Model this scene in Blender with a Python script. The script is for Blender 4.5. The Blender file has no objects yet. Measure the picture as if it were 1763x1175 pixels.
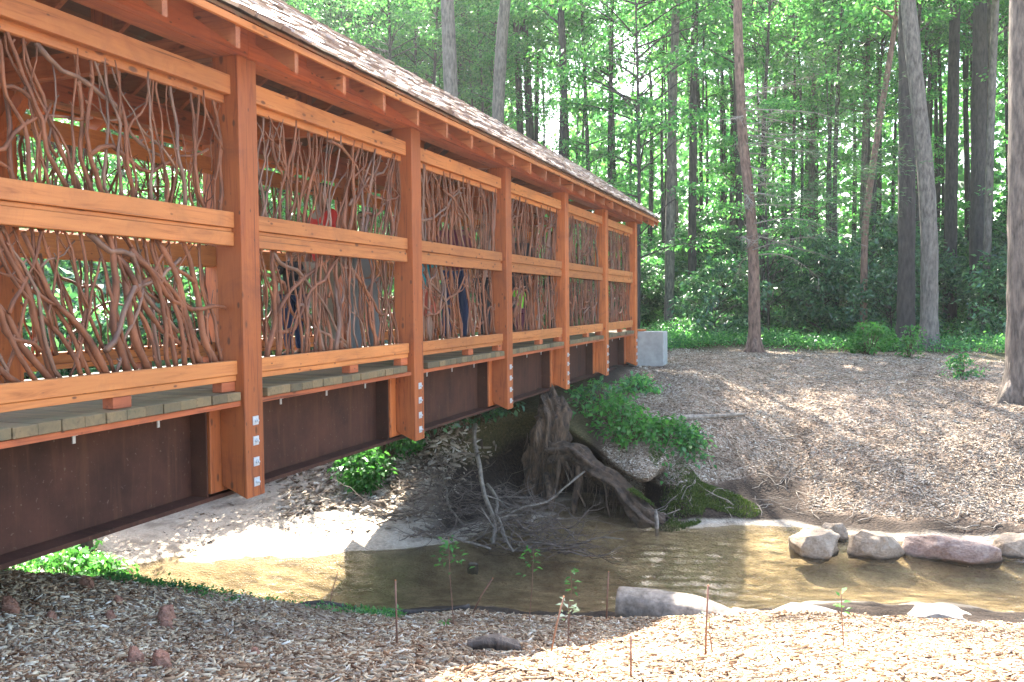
import bpy, bmesh, math, random
import numpy as np
from mathutils import Vector, Matrix, noise

scene = bpy.context.scene
col = scene.collection
PI = math.pi

# ------------------------------------------------------------------ camera
CAMP = Vector((3.4425, 0.0, 0.6113))
YAW, PIT, ROL = 0.34134, 0.04211, -0.00956
_d = Vector((-math.sin(YAW)*math.cos(PIT), math.cos(YAW)*math.cos(PIT), -math.sin(PIT)))
_r = Vector((math.cos(YAW), math.sin(YAW), 0)); _u = _r.cross(_d)
_r2 = _r*math.cos(ROL)+_u*math.sin(ROL); _u2 = -_r*math.sin(ROL)+_u*math.cos(ROL)
cd = bpy.data.cameras.new('camera'); cam = bpy.data.objects.new('camera', cd); col.objects.link(cam)
cam.matrix_world = Matrix(((_r2.x, _u2.x, -_d.x, CAMP.x), (_r2.y, _u2.y, -_d.y, CAMP.y), (_r2.z, _u2.z, -_d.z, CAMP.z), (0, 0, 0, 1)))
cd.sensor_width = 36; cd.lens = 30.914; cd.clip_start = .05; cd.clip_end = 2000
scene.camera = cam

# ------------------------------------------------------------------ sky, sun, exposure
SUN = Vector((-.50, .80, 1.0)).normalized()
world = bpy.data.worlds.new('World'); scene.world = world; world.use_nodes = True
wn = world.node_tree; bgn = wn.nodes['Background']
sky = wn.nodes.new('ShaderNodeTexSky'); sky.sky_type = 'NISHITA'; sky.sun_disc = False
sky.sun_elevation = math.asin(SUN.z); sky.sun_rotation = math.atan2(SUN.x, SUN.y)
sky.air_density = 1.0; sky.dust_density = 2.5; sky.ozone_density = 1.0
wn.links.new(sky.outputs[0], bgn.inputs[0]); bgn.inputs[1].default_value = .15
sl = bpy.data.lights.new('sun', 'SUN'); sl.energy = 5.0; sl.angle = math.radians(.55); sl.color = (1, .955, .88)
so = bpy.data.objects.new('sun', sl); col.objects.link(so); so.rotation_euler = SUN.to_track_quat('Z', 'Y').to_euler()
so.location = SUN*60
scene.view_settings.view_transform = 'Standard'; scene.view_settings.look = 'None'
scene.view_settings.gamma = 1; scene.view_settings.use_curve_mapping = False
scene.view_settings.exposure = 3.0
scene.view_settings.use_white_balance = True; scene.view_settings.white_balance_temperature = 6650; scene.view_settings.white_balance_tint = 10
scene.render.engine = 'CYCLES'
scene.cycles.max_bounces = 8; scene.cycles.transparent_max_bounces = 12
scene.cycles.diffuse_bounces = 4; scene.cycles.transmission_bounces = 4

# ------------------------------------------------------------------ helpers
def link_mesh(name, V, F, mat, parent=None, smooth=False, mats=None, mi=None):
    me = bpy.data.meshes.new(name)
    if isinstance(V, np.ndarray):
        n = len(V); k = F.shape[1]
        me.vertices.add(n); me.vertices.foreach_set('co', V.astype(np.float32).ravel())
        me.loops.add(F.size); me.loops.foreach_set('vertex_index', F.astype(np.int32).ravel())
        me.polygons.add(len(F)); me.polygons.foreach_set('loop_start', np.arange(0, F.size, k, dtype=np.int32))
        me.polygons.foreach_set('loop_total', np.full(len(F), k, dtype=np.int32))
        me.update(calc_edges=True)
    else:
        me.from_pydata(V, [], F)
    for m in (mats or [mat]): me.materials.append(m)
    if mi is not None: me.polygons.foreach_set('material_index', mi)
    if smooth: me.polygons.foreach_set('use_smooth', [True]*len(me.polygons))
    me.update()
    o = bpy.data.objects.new(name, me); col.objects.link(o)
    if parent is not None: o.parent = parent
    return o

def tag(o, label=None, cat=None, group=None, kind=None):
    if label: o['label'] = label
    if cat: o['category'] = cat
    if group: o['group'] = group
    if kind: o['kind'] = kind
    return o

def empty(name, loc=(0, 0, 0), rz=0):
    o = bpy.data.objects.new(name, None); col.objects.link(o)
    o.location = loc; o.rotation_euler = (0, 0, rz); o.empty_display_size = .2
    return o

class MB:
    def __init__(s): s.V = []; s.F = []; s.off = (0, 0, 0)
    def quadbox(s, P):                      # 8 points, bottom 4 then top 4
        b = len(s.V); s.V += [tuple(p) for p in P]
        for f in ((3, 2, 1, 0), (4, 5, 6, 7), (0, 1, 5, 4), (1, 2, 6, 5), (2, 3, 7, 6), (3, 0, 4, 7)):
            s.F.append(tuple(b+i for i in f))
    def box(s, x0, x1, y0, y1, z0, z1):
        s.quadbox([(x0, y0, z0), (x1, y0, z0), (x1, y1, z0), (x0, y1, z0), (x0, y0, z1), (x1, y0, z1), (x1, y1, z1), (x0, y1, z1)])
    def tube(s, pts, rad, n=6, cap=True, lump=0, rng=None):
        b = len(s.V); pts = [Vector(p) for p in pts]; m = len(pts)
        up = Vector((.13, .21, 1)); 
        for i, p in enumerate(pts):
            t = (pts[min(i+1, m-1)]-pts[max(i-1, 0)]).normalized()
            if abs(t.dot(up.normalized())) > .97: up = Vector((1, .2, .1))
            a = t.cross(up).normalized(); c = t.cross(a)
            r = rad[i] if hasattr(rad, '__len__') else rad
            for k in range(n):
                rr = r*(1+(rng.uniform(-lump, lump) if lump else 0))
                an = 2*PI*k/n
                s.V.append(tuple(p+a*math.cos(an)*rr+c*math.sin(an)*rr))
        for i in range(m-1):
            for k in range(n):
                k2 = (k+1) % n
                s.F.append((b+i*n+k, b+i*n+k2, b+(i+1)*n+k2, b+(i+1)*n+k))
        if cap:
            s.F.append(tuple(b+k for k in range(n))[::-1]); s.F.append(tuple(b+(m-1)*n+k for k in range(n)))
    def build(s, name, mat, parent=None, smooth=False, bevel=0):
        px, py, pz = parent.location if parent is not None and parent.type == 'EMPTY' else (0, 0, 0)
        V = [(v[0]-px, v[1]-py, v[2]-pz) for v in s.V] if s.off == 'world' else s.V
        o = link_mesh(name, V, s.F, mat, parent, smooth)
        if bevel:
            bm = bmesh.new(); bm.from_mesh(o.data)
            bmesh.ops.bevel(bm, geom=bm.edges[:], offset=bevel, segments=1, affect='EDGES', profile=.7)
            bm.to_mesh(o.data); bm.free()
        return o
def W():
    m = MB(); m.off = 'world'; return m

# ------------------------------------------------------------------ materials
def newmat(name):
    m = bpy.data.materials.new(name); m.use_nodes = True
    nt = m.node_tree; return m, nt, nt.nodes['Principled BSDF']
def N(nt, t, **kw):
    n = nt.nodes.new(t)
    for k, v in kw.items():
        if k in n.inputs: n.inputs[k].default_value = v
        else: setattr(n, k, v)
    return n
def ramp(nt, fac, stops):
    r = nt.nodes.new('ShaderNodeValToRGB'); e = r.color_ramp.elements
    while len(e) > 1: e.remove(e[-1])
    e[0].position = stops[0][0]; e[0].color = (*stops[0][1], 1)
    for p, c in stops[1:]:
        x = e.new(p); x.color = (*c, 1)
    nt.links.new(fac, r.inputs[0]); return r.outputs[0]
def mix(nt, fac, a, b, mode='MIX'):
    m = nt.nodes.new('ShaderNodeMix'); m.data_type = 'RGBA'; m.blend_type = mode
    for s, v in ((0, fac), (6, a), (7, b)):
        if hasattr(v, 'links') or isinstance(v, bpy.types.NodeSocket): nt.links.new(v, m.inputs[s])
        elif isinstance(v, tuple): m.inputs[s].default_value = (*v, 1)
        else: m.inputs[s].default_value = v
    return m.outputs[2]
def coords(nt, scale=(1, 1, 1), kind='Object', rnd=False):
    tc = nt.nodes.new('ShaderNodeTexCoord'); mp = nt.nodes.new('ShaderNodeMapping')
    mp.inputs['Scale'].default_value = scale
    nt.links.new(tc.outputs[kind], mp.inputs[0])
    if rnd:
        oi = nt.nodes.new('ShaderNodeObjectInfo'); vm = nt.nodes.new('ShaderNodeVectorMath'); vm.operation = 'SCALE'
        nt.links.new(oi.outputs['Random'], vm.inputs['Scale']); vm.inputs[0].default_value = (13, 37, 71)
        nt.links.new(vm.outputs[0], mp.inputs['Location'])
    return mp.outputs[0]
def noise_n(nt, vec, scale, detail=5, rough=.55, dist=0):
    n = N(nt, 'ShaderNodeTexNoise'); n.inputs['Scale'].default_value = scale; n.inputs['Detail'].default_value = detail
    n.inputs['Roughness'].default_value = rough; n.inputs['Distortion'].default_value = dist
    if vec is not None: nt.links.new(vec, n.inputs['Vector'])
    return n.outputs['Fac']
def bump(nt, bsdf, h, strength=.4, dist=.01):
    b = nt.nodes.new('ShaderNodeBump'); b.inputs['Strength'].default_value = strength; b.inputs['Distance'].default_value = dist
    nt.links.new(h, b.inputs['Height']); nt.links.new(b.outputs[0], bsdf.inputs['Normal'])

def timber(name, axis, light, dark, knots=True, rough=.62, island=0):
    m, nt, b = newmat(name)
    st = {'x': (1.2, 16, 16), 'y': (16, 1.2, 16), 'z': (16, 16, 1.2)}[axis]
    v = coords(nt, st, rnd=True)
    g = noise_n(nt, v, 1.6, 6, .6, 1.2)
    c = ramp(nt, g, [(.30, tuple(x*.7 for x in dark)), (.45, tuple((a+b_)/2 for a, b_ in zip(light, dark))), (.66, light)])
    v2 = coords(nt, (1, 1, 1), rnd=True)
    big = noise_n(nt, v2, 1.7, 2)
    c = mix(nt, ramp(nt, big, [(.35, (0, 0, 0)), (.7, (.55, .55, .55))]), c, tuple(x*.62 for x in light))
    if knots:
        s2 = {'x': (1.0, 2.2, 2.2), 'y': (2.2, 1.0, 2.2), 'z': (2.2, 2.2, 1.0)}[axis]
        vo = N(nt, 'ShaderNodeTexVoronoi'); vo.inputs['Scale'].default_value = 7.0
        nt.links.new(coords(nt, s2, rnd=True), vo.inputs['Vector']); sc_ = nt.nodes.new('ShaderNodeSeparateColor'); nt.links.new(vo.outputs['Color'], sc_.inputs[0])
        mr_ = nt.nodes.new('ShaderNodeMapRange'); nt.links.new(sc_.outputs[0], mr_.inputs[0]); mr_.inputs[3].default_value = .75; mr_.inputs[4].default_value = 2.3
        dm = nt.nodes.new('ShaderNodeMath'); dm.operation = 'MULTIPLY'; nt.links.new(vo.outputs['Distance'], dm.inputs[0]); nt.links.new(mr_.outputs[0], dm.inputs[1])
        k = ramp(nt, dm.outputs[0], [(.0, (1, 1, 1)), (.13, (.9, .9, .9)), (.22, (0, 0, 0))])
        c = mix(nt, k, c, (.11, .035, .012))
    ck = {'x': (.8, 60, 60), 'y': (60, .8, 60), 'z': (60, 60, .8)}[axis]
    crack = noise_n(nt, coords(nt, ck, rnd=True), 1.0, 3, .5)
    c = mix(nt, ramp(nt, crack, [(.66, (0, 0, 0)), (.72, (.75, .75, .75))]), c, tuple(x*.28 for x in dark))
    stn = noise_n(nt, v2, 2.6, 6, .7, .8)
    c = mix(nt, ramp(nt, stn, [(.50, (0, 0, 0)), (.72, (.55, .55, .55))]), c, tuple(x*.55+.012 for x in dark))
    oi = nt.nodes.new('ShaderNodeObjectInfo')
    c = mix(nt, 1.0, c, ramp(nt, oi.outputs['Random'], [(0, (.72, .66, .60)), (.4, (.95, .92, .9)), (.7, (1.05, 1.0, .95)), (1, (1.18, 1.16, 1.05))]), 'MULTIPLY')
    if island:
        ge = nt.nodes.new('ShaderNodeNewGeometry'); lo = 1-island
        c = mix(nt, 1.0, c, ramp(nt, ge.outputs['Random Per Island'], [(0, (lo, lo, lo*.95)), (.5, (1, 1, .9)), (1, (1.25, 1.15, 1.0))]), 'MULTIPLY')
        c = mix(nt, ramp(nt, noise_n(nt, v2, 7, 4), [(.52, (0, 0, 0)), (.68, (.6, .6, .6))]), c, (.10, .09, .05))
    nt.links.new(c, b.inputs['Base Color']); b.inputs['Roughness'].default_value = rough
    bump(nt, b, g, .25, .004)
    return m
RAILM = timber('rail_timber', 'y', (0.570, 0.221, 0.063), (0.408, 0.126, 0.032))
POSTM = timber('post_timber', 'z', (0.495, 0.147, 0.036), (0.295, 0.067, 0.016))
BEAMM = timber('beam_timber', 'y', (0.475, 0.131, 0.043), (0.275, 0.061, 0.023))
RAFTM = timber('rafter_timber', 'x', (0.475, 0.164, 0.059), (0.305, 0.082, 0.028))
SHEATH = timber('sheathing_board', 'y', (.22, .095, .042), (.11, .045, .02), island=.35)
DECKM = timber('deck_board', 'x', (.24, .18, .10), (.12, .10, .06), knots=False, island=.5)

def simple(name, c1, c2, scale=20, rough=.8, bmp=.3, bd=.01, stretch=(1, 1, 1), metal=0):
    m, nt, b = newmat(name); v = coords(nt, stretch, rnd=True)
    g = noise_n(nt, v, scale, 6, .6); nt.links.new(ramp(nt, g, [(.3, c1), (.7, c2)]), b.inputs['Base Color'])
    b.inputs['Roughness'].default_value = rough; b.inputs['Metallic'].default_value = metal
    bump(nt, b, g, bmp, bd); return m
STICKM = simple('stick_bark', (.065, .022, .010), (.27, .098, .043), 9, .7, .9, .004, (1, 1, .5))
STICKG = simple('stick_bark_grey', (.08, .04, .028), (.25, .135, .085), 9, .55, .5, .004, (1, 1, .5))
STEEL = simple('brown_steel', (.028, .012, .008), (.055, .026, .017), 4, .5, .15, .003)
def steelmat():
    m, nt, b = newmat('rust_brown_steel'); v = coords(nt); g = noise_n(nt, v, 3, 6, .65); st = noise_n(nt, coords(nt, (1, 9, .7)), 2.2, 4, .6)
    c = ramp(nt, g, [(.3, (.03, .011, .007)), (.7, (.075, .028, .017))]); c = mix(nt, ramp(nt, st, [(.5, (0, 0, 0)), (.68, (.7, .7, .7))]), c, (.085, .035, .018))
    c = mix(nt, ramp(nt, noise_n(nt, v, 45, 3), [(.66, (0, 0, 0)), (.72, (.6, .6, .6))]), c, (.14, .10, .075))
    nt.links.new(c, b.inputs['Base Color']); b.inputs['Roughness'].default_value = .7; b.inputs['Specular IOR Level'].default_value = .25; bump(nt, b, g, .2, .004); return m
STEEL = steelmat()
ZINC = simple('galvanised_metal', (.42, .45, .47), (.55, .57, .58), 60, .45, .1, .001, metal=.3)
CONC = simple('concrete', (.27, .27, .25), (.40, .40, .37), 6, .85, .3, .004)
BARKL = simple('tree_bark', (.035, .026, .02), (.20, .155, .12), 19, .9, 1.0, .03, (1, 1, .22))
BARKP = simple('pine_bark', (.05, .03, .02), (.25, .15, .105), 19, .9, 1.0, .03, (1, 1, .3))
BARKG = simple('grey_bark', (.045, .037, .03), (.20, .17, .14), 19, .9, .8, .02, (1, 1, .3))
BARKD = simple('dark_bark', (.02, .016, .013), (.075, .06, .05), 19, .9, .8, .02, (1, 1, .25))
DRIFT = simple('grey_driftwood', (.09, .072, .055), (.33, .275, .215), 16, .8, .6, .006, (1, 1, 1))
LOGM = simple('log_wood', (.014, .009, .006), (.14, .09, .055), 11, .9, 1.0, .06)
ROOTM = simple('root_wood', (.010, .006, .004), (.15, .09, .048), 12, .85, 1.0, .05, (1.6, 1.6, .5))
DRIFT_SHADED = simple('shaded_driftwood', (.06, .048, .036), (.22, .18, .135), 16, .8, .6, .006)  # darker copy of the driftwood, shade under the bridge put into its colour
DEADW = simple('dead_twig', (.18, .15, .12), (.34, .30, .25), 12, .8, .3, .004)

def leafmat(name, a, b_, c, trans=.5, gloss=.25):
    m, nt, b = newmat(name)
    ge = nt.nodes.new('ShaderNodeNewGeometry'); oi = nt.nodes.new('ShaderNodeObjectInfo')
    col1 = ramp(nt, ge.outputs['Random Per Island'], [(0, a), (.5, b_), (1, c)])
    hs = nt.nodes.new('ShaderNodeHueSaturation'); mr = nt.nodes.new('ShaderNodeMapRange')
    nt.links.new(oi.outputs['Random'], mr.inputs[0]); mr.inputs[3].default_value = .8; mr.inputs[4].default_value = 1.25
    nt.links.new(mr.outputs[0], hs.inputs['Value']); nt.links.new(col1, hs.inputs['Color'])
    nt.links.new(hs.outputs[0], b.inputs['Base Color']); b.inputs['Roughness'].default_value = .38
    b.inputs['Specular IOR Level'].default_value = gloss
    tr = nt.nodes.new('ShaderNodeBsdfTranslucent'); mx = nt.nodes.new('ShaderNodeMixShader'); mx.inputs[0].default_value = trans
    tint = mix(nt, 1.0, hs.outputs[0], (1.45, 1.7, 1.0), 'MULTIPLY'); nt.links.new(tint, tr.inputs[0])
    nt.links.new(b.outputs[0], mx.inputs[1]); nt.links.new(tr.outputs[0], mx.inputs[2])
    nt.links.new(mx.outputs[0], nt.nodes['Material Output'].inputs[0])
    return m
LEAFC = leafmat('canopy_leaf', (.03, .115, .045), (.06, .19, .065), (.13, .30, .085), .56)
LEAFU = leafmat('understory_leaf', (.03, .125, .048), (.065, .21, .07), (.14, .33, .09), .54, .8)
LEAFR = leafmat('laurel_leaf', (.016, .07, .034), (.04, .13, .055), (.12, .26, .10), .36, 1.0)
LEAFS = leafmat('shrub_leaf', (.035, .13, .03), (.06, .19, .045), (.10, .27, .06), .45)
NEEDLE = leafmat('needle', (.05, .11, .05), (.08, .15, .07), (.13, .20, .10), .35)
RUSTL = leafmat('dead_needle', (.30, .11, .04), (.38, .16, .06), (.45, .22, .09), .4)
MOSSM = simple('moss', (.03, .06, .012), (.09, .14, .025), 30, .95, 1.0, .02)

def fabric(name, c, c2=None):
    return simple(name, tuple(x*.85 for x in c), c2 or c, 9, .9, .2, .004)
TERRAIN = [
 [(2.72,0.27,-0.5),(1.13,0.88,-0.75),(-0.89,1.65,-0.9),(-3.05,2.47,-1.05),(-5.94,3.57,-1.3),(-8.11,4.4,-1.6),(-10.27,5.22,-1.8),(-13.88,6.6,-1.9),(-16.77,7.7,-1.6),(-19.66,8.8,-1.2),(-22.54,9.9,-0.9),(-25.43,11,-0.7),(-28.32,12.1,-0.5),(-34.09,14.3,-0.2),(-48.53,19.79,0.3),(-126.48,49.49,3)],
 [(2.91,0.34,-0.5),(1.09,1.5,-0.72),(-0.3,2.39,-0.85),(-1.69,3.28,-0.95),(-2.76,3.96,-1.5),(-5.65,5.8,-1.85),(-7.79,7.16,-2.2),(-9.93,8.53,-2.08),(-11.54,9.55,-1.8),(-13.68,10.92,-1.3),(-15.82,12.28,-0.9),(-17.96,13.65,-0.7),(-20.1,15.01,-0.5),(-24.38,17.74,-0.2),(-35.08,24.57,0.3),(-92.87,61.41,3)],
 [(2.91,0.45,-0.45),(0.41,2.52,-0.85),(-0.41,3.21,-0.97),(-1.35,3.99,-1.03),(-1.77,4.42,-1.6),(-4.51,6.74,-1.92),(-6.27,8.23,-2.28),(-8.04,9.73,-2.08),(-8.92,10.48,-1.8),(-10.69,11.98,-1.3),(-12.46,13.48,-0.9),(-14.23,14.97,-0.7),(-15.99,16.47,-0.5),(-19.53,19.46,-0.2),(-28.36,26.95,0.3),(-76.06,67.38,3)],
 [(2.99,0.48,-0.45),(0.81,2.7,-0.87),(-0.14,3.67,-1.12),(-1.05,4.62,-1.25),(-1.19,4.84,-1.85),(-1.87,5.55,-2.08),(-2.63,6.34,-2.25),(-3.61,7.27,-2.08),(-4.06,7.73,-2),(-6.8,10.7,-1.92),(-8.7,12.68,-1.6),(-10.22,14.27,-1.2),(-12.49,16.65,-0.8),(-15.53,19.82,-0.4),(-23.88,28.54,0.3),(-64.86,71.35,3)],
 [(3.06,0.5,-0.45),(1.25,2.84,-0.87),(0.41,3.94,-1.2),(-0.58,5.22,-1.5),(-0.81,5.61,-1.95),(-1.06,5.94,-2.13),(-1.63,6.7,-2.28),(-2.54,7.79,-2.08),(-3.18,8.65,-1.99),(-4.8,10.88,-1.88),(-6.71,13.39,-1.5),(-7.98,15.07,-1.1),(-9.88,17.58,-0.7),(-12.42,20.92,-0.4),(-19.4,30.13,0.3),(-53.65,75.33,3)],
 [(3.14,0.53,-0.45),(1.67,3.01,-0.88),(0.9,4.34,-1.32),(-0.13,6.08,-1.83),(-0.28,6.43,-1.99),(-0.48,6.78,-2.13),(-0.94,7.58,-2.3),(-1.52,8.49,-2.08),(-1.94,9.22,-1.93),(-2.83,10.84,-1.65),(-3.7,12.34,-1.15),(-4.97,14.54,-0.8),(-6.25,16.74,-0.6),(-8.8,21.15,-0.4),(-14.91,31.72,0.3),(-42.45,79.3,3)],
 [(3.19,0.55,-0.45),(2,3.11,-0.88),(1.33,4.57,-1.36),(0.56,6.24,-1.84),(0.32,6.78,-1.99),(0.15,7.22,-2.15),(-0.22,8.05,-2.32),(-0.66,8.91,-2.08),(-0.88,9.41,-2),(-1.51,10.88,-1.55),(-1.85,11.61,-0.85),(-2.6,13.26,-0.66),(-4.05,16.46,-0.55),(-6.55,21.94,-0.4),(-11.55,32.91,0.3),(-34.04,82.28,3)],
 [(3.25,0.57,-0.45),(2.33,3.22,-0.88),(1.82,4.7,-1.36),(1.24,6.38,-1.83),(1.03,7.01,-2),(0.89,7.48,-2.16),(0.53,8.53,-2.34),(0.06,9.83,-2.1),(-0.53,11.65,-1.99),(-0.69,12.13,-1.5),(-0.6,11.84,-0.86),(-1.24,13.74,-0.66),(-2.37,17.05,-0.55),(-4.31,22.74,-0.4),(-8.19,34.11,0.3),(-25.64,85.26,3)],
 [(3.29,0.58,-0.45),(2.59,3.31,-0.88),(2.19,4.87,-1.38),(1.8,6.39,-1.8),(1.62,7.07,-1.98),(1.5,7.6,-2.15),(1.21,8.76,-2.34),(0.77,10.42,-2.12),(0.36,12.08,-2.02),(0.29,12.37,-1.6),(0.52,11.44,-1.22),(0.06,13.24,-0.85),(-0.66,16.07,-0.6),(-2.02,21.43,-0.47),(-5.5,35.06,0.3),(-18.92,87.65,3)],
 [(3.33,0.6,-0.45),(2.78,3.37,-0.88),(2.46,5.02,-1.4),(2.17,6.52,-1.8),(2.04,7.19,-1.98),(1.94,7.75,-2.15),(1.71,8.94,-2.34),(1.35,10.75,-2.12),(1.17,11.73,-2.04),(1.15,11.83,-1.72),(1.34,10.88,-1.56),(1.15,11.79,-1.15),(0.68,14.23,-0.75),(-0.57,20.71,-0.47),(-3.48,35.78,0.3),(-13.88,89.44,3)],
 [(3.35,0.61,-0.45),(2.94,3.42,-0.88),(2.69,5.09,-1.4),(2.46,6.64,-1.8),(2.36,7.29,-1.96),(2.28,7.87,-2.14),(2.1,9.08,-2.32),(1.87,10.66,-2.08),(1.86,10.73,-1.97),(1.77,11.3,-1.58),(1.63,12.3,-1.08),(1.24,14.89,-0.7),(0.83,17.71,-0.54),(0.2,21.96,-0.47),(-1.92,36.33,0.3),(-9.95,90.83,3)],
 [(3.42,0.63,-0.47),(3.3,3.59,-0.9),(3.23,5.27,-1.4),(3.17,6.89,-1.78),(3.14,7.6,-1.96),(3.1,8.27,-2.14),(3.06,9.42,-2.3),(3,10.89,-2.08),(2.99,11.24,-1.97),(2.95,12.18,-1.6),(2.89,13.55,-1.13),(2.79,15.96,-0.76),(2.66,19.02,-0.6),(2.53,22.33,-0.5),(1.89,37.68,0.3),(-0.43,94.21,3)],
 [(3.49,0.65,-0.47),(3.73,3.73,-0.9),(3.86,5.42,-1.38),(3.99,7.04,-1.76),(4.05,7.81,-1.95),(4.09,8.62,-2.14),(4.16,9.6,-2.28),(4.25,10.49,-2.08),(4.28,10.9,-1.97),(4.35,11.89,-1.62),(4.44,13.11,-1.18),(4.61,15.55,-0.83),(4.82,18.34,-0.62),(5.1,22.04,-0.52),(6.38,39.27,0.3),(10.77,98.18,3)],
 [(3.57,0.68,-0.47),(4.19,3.89,-0.9),(4.52,5.61,-1.38),(4.82,7.14,-1.75),(4.98,7.99,-1.96),(5.11,8.88,-2.14),(5.28,9.79,-2.28),(5.5,10.76,-2.08),(5.57,11.13,-1.96),(5.75,12.13,-1.62),(5.93,13.12,-1.2),(6.22,14.66,-0.88),(6.51,16.22,-0.66),(7.31,20.48,-0.54),(11.15,40.97,0.3),(22.71,102.42,3)],
 [(3.73,0.74,-0.47),(5.1,4.2,-0.9),(5.97,6.42,-1.4),(6.8,8.52,-1.75),(7.04,9.14,-1.97),(7.23,9.63,-2.14),(7.62,10.62,-2.28),(8.25,12.22,-2.08),(8.5,12.84,-1.95),(9.08,14.32,-1.6),(9.66,15.8,-1.2),(10.49,17.9,-0.9),(11.71,20.99,-0.7),(13.65,25.92,-0.5),(20.94,44.44,0.3),(47.19,111.1,3)],
 [(4.03,0.85,-0.47),(6.59,4.52,-0.9),(8.36,7.06,-1.35),(9.94,9.31,-1.75),(10.53,10.16,-1.97),(11.02,10.87,-2.14),(11.91,12.14,-2.28),(13.38,14.25,-2.08),(13.87,14.96,-1.95),(15.25,16.93,-1.6),(16.43,18.63,-1.2),(18.2,21.17,-0.9),(20.66,24.7,-0.7),(25.09,31.05,-0.5),(38.87,50.8,0.3),(92.01,127.01,3)],
 [(4.37,0.86,-0.47),(8.27,4.47,-0.85),(10.86,6.88,-1.2),(13.46,9.29,-1.6),(14.95,10.67,-1.95),(16.06,11.7,-2.14),(18.29,13.76,-2.28),(21.07,16.34,-2.08),(22.55,17.72,-1.9),(24.97,19.96,-1.5),(27.56,22.36,-1.1),(31.28,25.81,-0.8),(35.91,30.11,-0.6),(44.26,37.85,-0.5),(70.24,61.93,0.3),(114.78,103.22,2)],
 [(4.23,0.11,-0.52),(5.42,0.28,-0.55),(6.61,0.45,-0.59),(7.9,0.63,-0.66),(8.89,0.77,-0.75),(9.88,0.9,-0.86),(11.36,1.11,-1.06),(12.85,1.32,-1.09),(14.34,1.53,-0.92),(16.32,1.81,-0.67),(18.3,2.09,-0.59),(20.77,2.44,-0.57),(23.25,2.78,-0.56),(29.19,3.62,-0.54),(48,6.26,-0.46),(92.57,12.53,-0.28)],
 [(4.14,-0.4,-0.52),(5.17,-1,-0.55),(6.21,-1.6,-0.58),(7.34,-2.25,-0.61),(8.21,-2.75,-0.62),(9.07,-3.25,-0.61),(10.37,-4,-0.61),(11.67,-4.75,-0.6),(12.97,-5.5,-0.6),(14.7,-6.5,-0.59),(16.43,-7.5,-0.58),(18.6,-8.75,-0.57),(20.76,-10,-0.56),(25.96,-13,-0.54),(42.41,-22.5,-0.46),(81.38,-45,-0.28)],
 [(3.65,-0.77,-0.52),(3.96,-1.93,-0.55),(4.27,-3.09,-0.58),(4.61,-4.35,-0.61),(4.87,-5.31,-0.62),(5.12,-6.28,-0.61),(5.51,-7.73,-0.61),(5.9,-9.18,-0.6),(6.29,-10.63,-0.6),(6.81,-12.56,-0.59),(7.32,-14.49,-0.58),(7.97,-16.9,-0.57),(8.62,-19.32,-0.56),(10.17,-25.11,-0.54),(15.09,-43.47,-0.46),(26.74,-86.93,-0.28)],
 [(3.04,-0.69,-0.52),(2.44,-1.73,-0.55),(1.84,-2.77,-0.58),(1.19,-3.9,-0.61),(0.69,-4.76,-0.62),(0.19,-5.63,-0.61),(-0.56,-6.93,-0.61),(-1.31,-8.23,-0.6),(-2.06,-9.53,-0.6),(-3.06,-11.26,-0.59),(-4.06,-12.99,-0.58),(-5.31,-15.16,-0.57),(-6.56,-17.32,-0.56),(-9.56,-22.52,-0.54),(-19.06,-38.97,-0.46),(-41.56,-77.94,-0.28)],
 [(2.69,-0.27,-0.52),(1.56,-0.68,-0.55),(0.44,-1.09,-0.59),(-0.79,-1.54,-0.65),(-1.73,-1.88,-0.69),(-2.67,-2.22,-0.73),(-4.08,-2.74,-0.79),(-5.48,-3.25,-0.8),(-6.89,-3.76,-0.74),(-8.77,-4.45,-0.64),(-10.65,-5.13,-0.59),(-13,-5.99,-0.57),(-15.35,-6.84,-0.56),(-20.99,-8.89,-0.54),(-38.84,-15.39,-0.46),(-81.13,-30.78,-0.28)],
 [(2.66,0.17,-0.52),(1.49,0.42,-0.56),(0.31,0.67,-0.63),(-0.96,0.94,-0.78),(-1.94,1.14,-0.95),(-2.92,1.35,-1.15),(-4.38,1.66,-1.44),(-5.85,1.98,-1.48),(-7.32,2.29,-1.25),(-9.27,2.7,-0.83),(-11.23,3.12,-0.63),(-13.68,3.64,-0.57),(-16.12,4.16,-0.56),(-21.99,5.41,-0.54),(-40.57,9.36,-0.46),(-84.59,18.71,-0.28)],
]
# ------------------------------------------------------------------ ground
def catmull(P, n):
    """P: (k,...) control rows, n samples per span -> smooth rows"""
    P = np.asarray(P, float); k = len(P); out = []
    for i in range(k-1):
        p0, p1, p2, p3 = P[max(i-1, 0)], P[i], P[i+1], P[min(i+2, k-1)]
        m1 = (p2-p0)*.42 if i > 0 else (p2-p1)*.5
        m2 = (p3-p1)*.42 if i < k-2 else (p2-p1)*.5
        # limit tangents so spans of very different length do not overshoot
        d = np.linalg.norm((p2-p1).reshape(-1, p1.shape[-1]), axis=1).reshape(p1.shape[:-1]+(1,)) if p1.ndim > 1 else np.linalg.norm(p2-p1)
        def lim(m):
            l = np.linalg.norm(m, axis=-1, keepdims=True)+1e-9
            return m*np.minimum(1, 1.2*d/l)
        m1, m2 = lim(m1), lim(m2)
        for j in range(n):
            t = j/n; h1 = 2*t**3-3*t**2+1; h2 = t**3-2*t**2+t; h3 = -2*t**3+3*t**2; h4 = t**3-t**2
            out.append(h1*p1+h2*m1+h3*p2+h4*m2)
    out.append(P[-1]); return np.array(out)
T = np.array(TERRAIN)                                  # columns x 16 rows x 3
NR, NC = 22, 16
G = catmull(T.transpose(1, 0, 2), NR)                  # rows fine
Gc = np.concatenate([G, G[:, :1]], 1)                  # closed round the viewer
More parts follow.
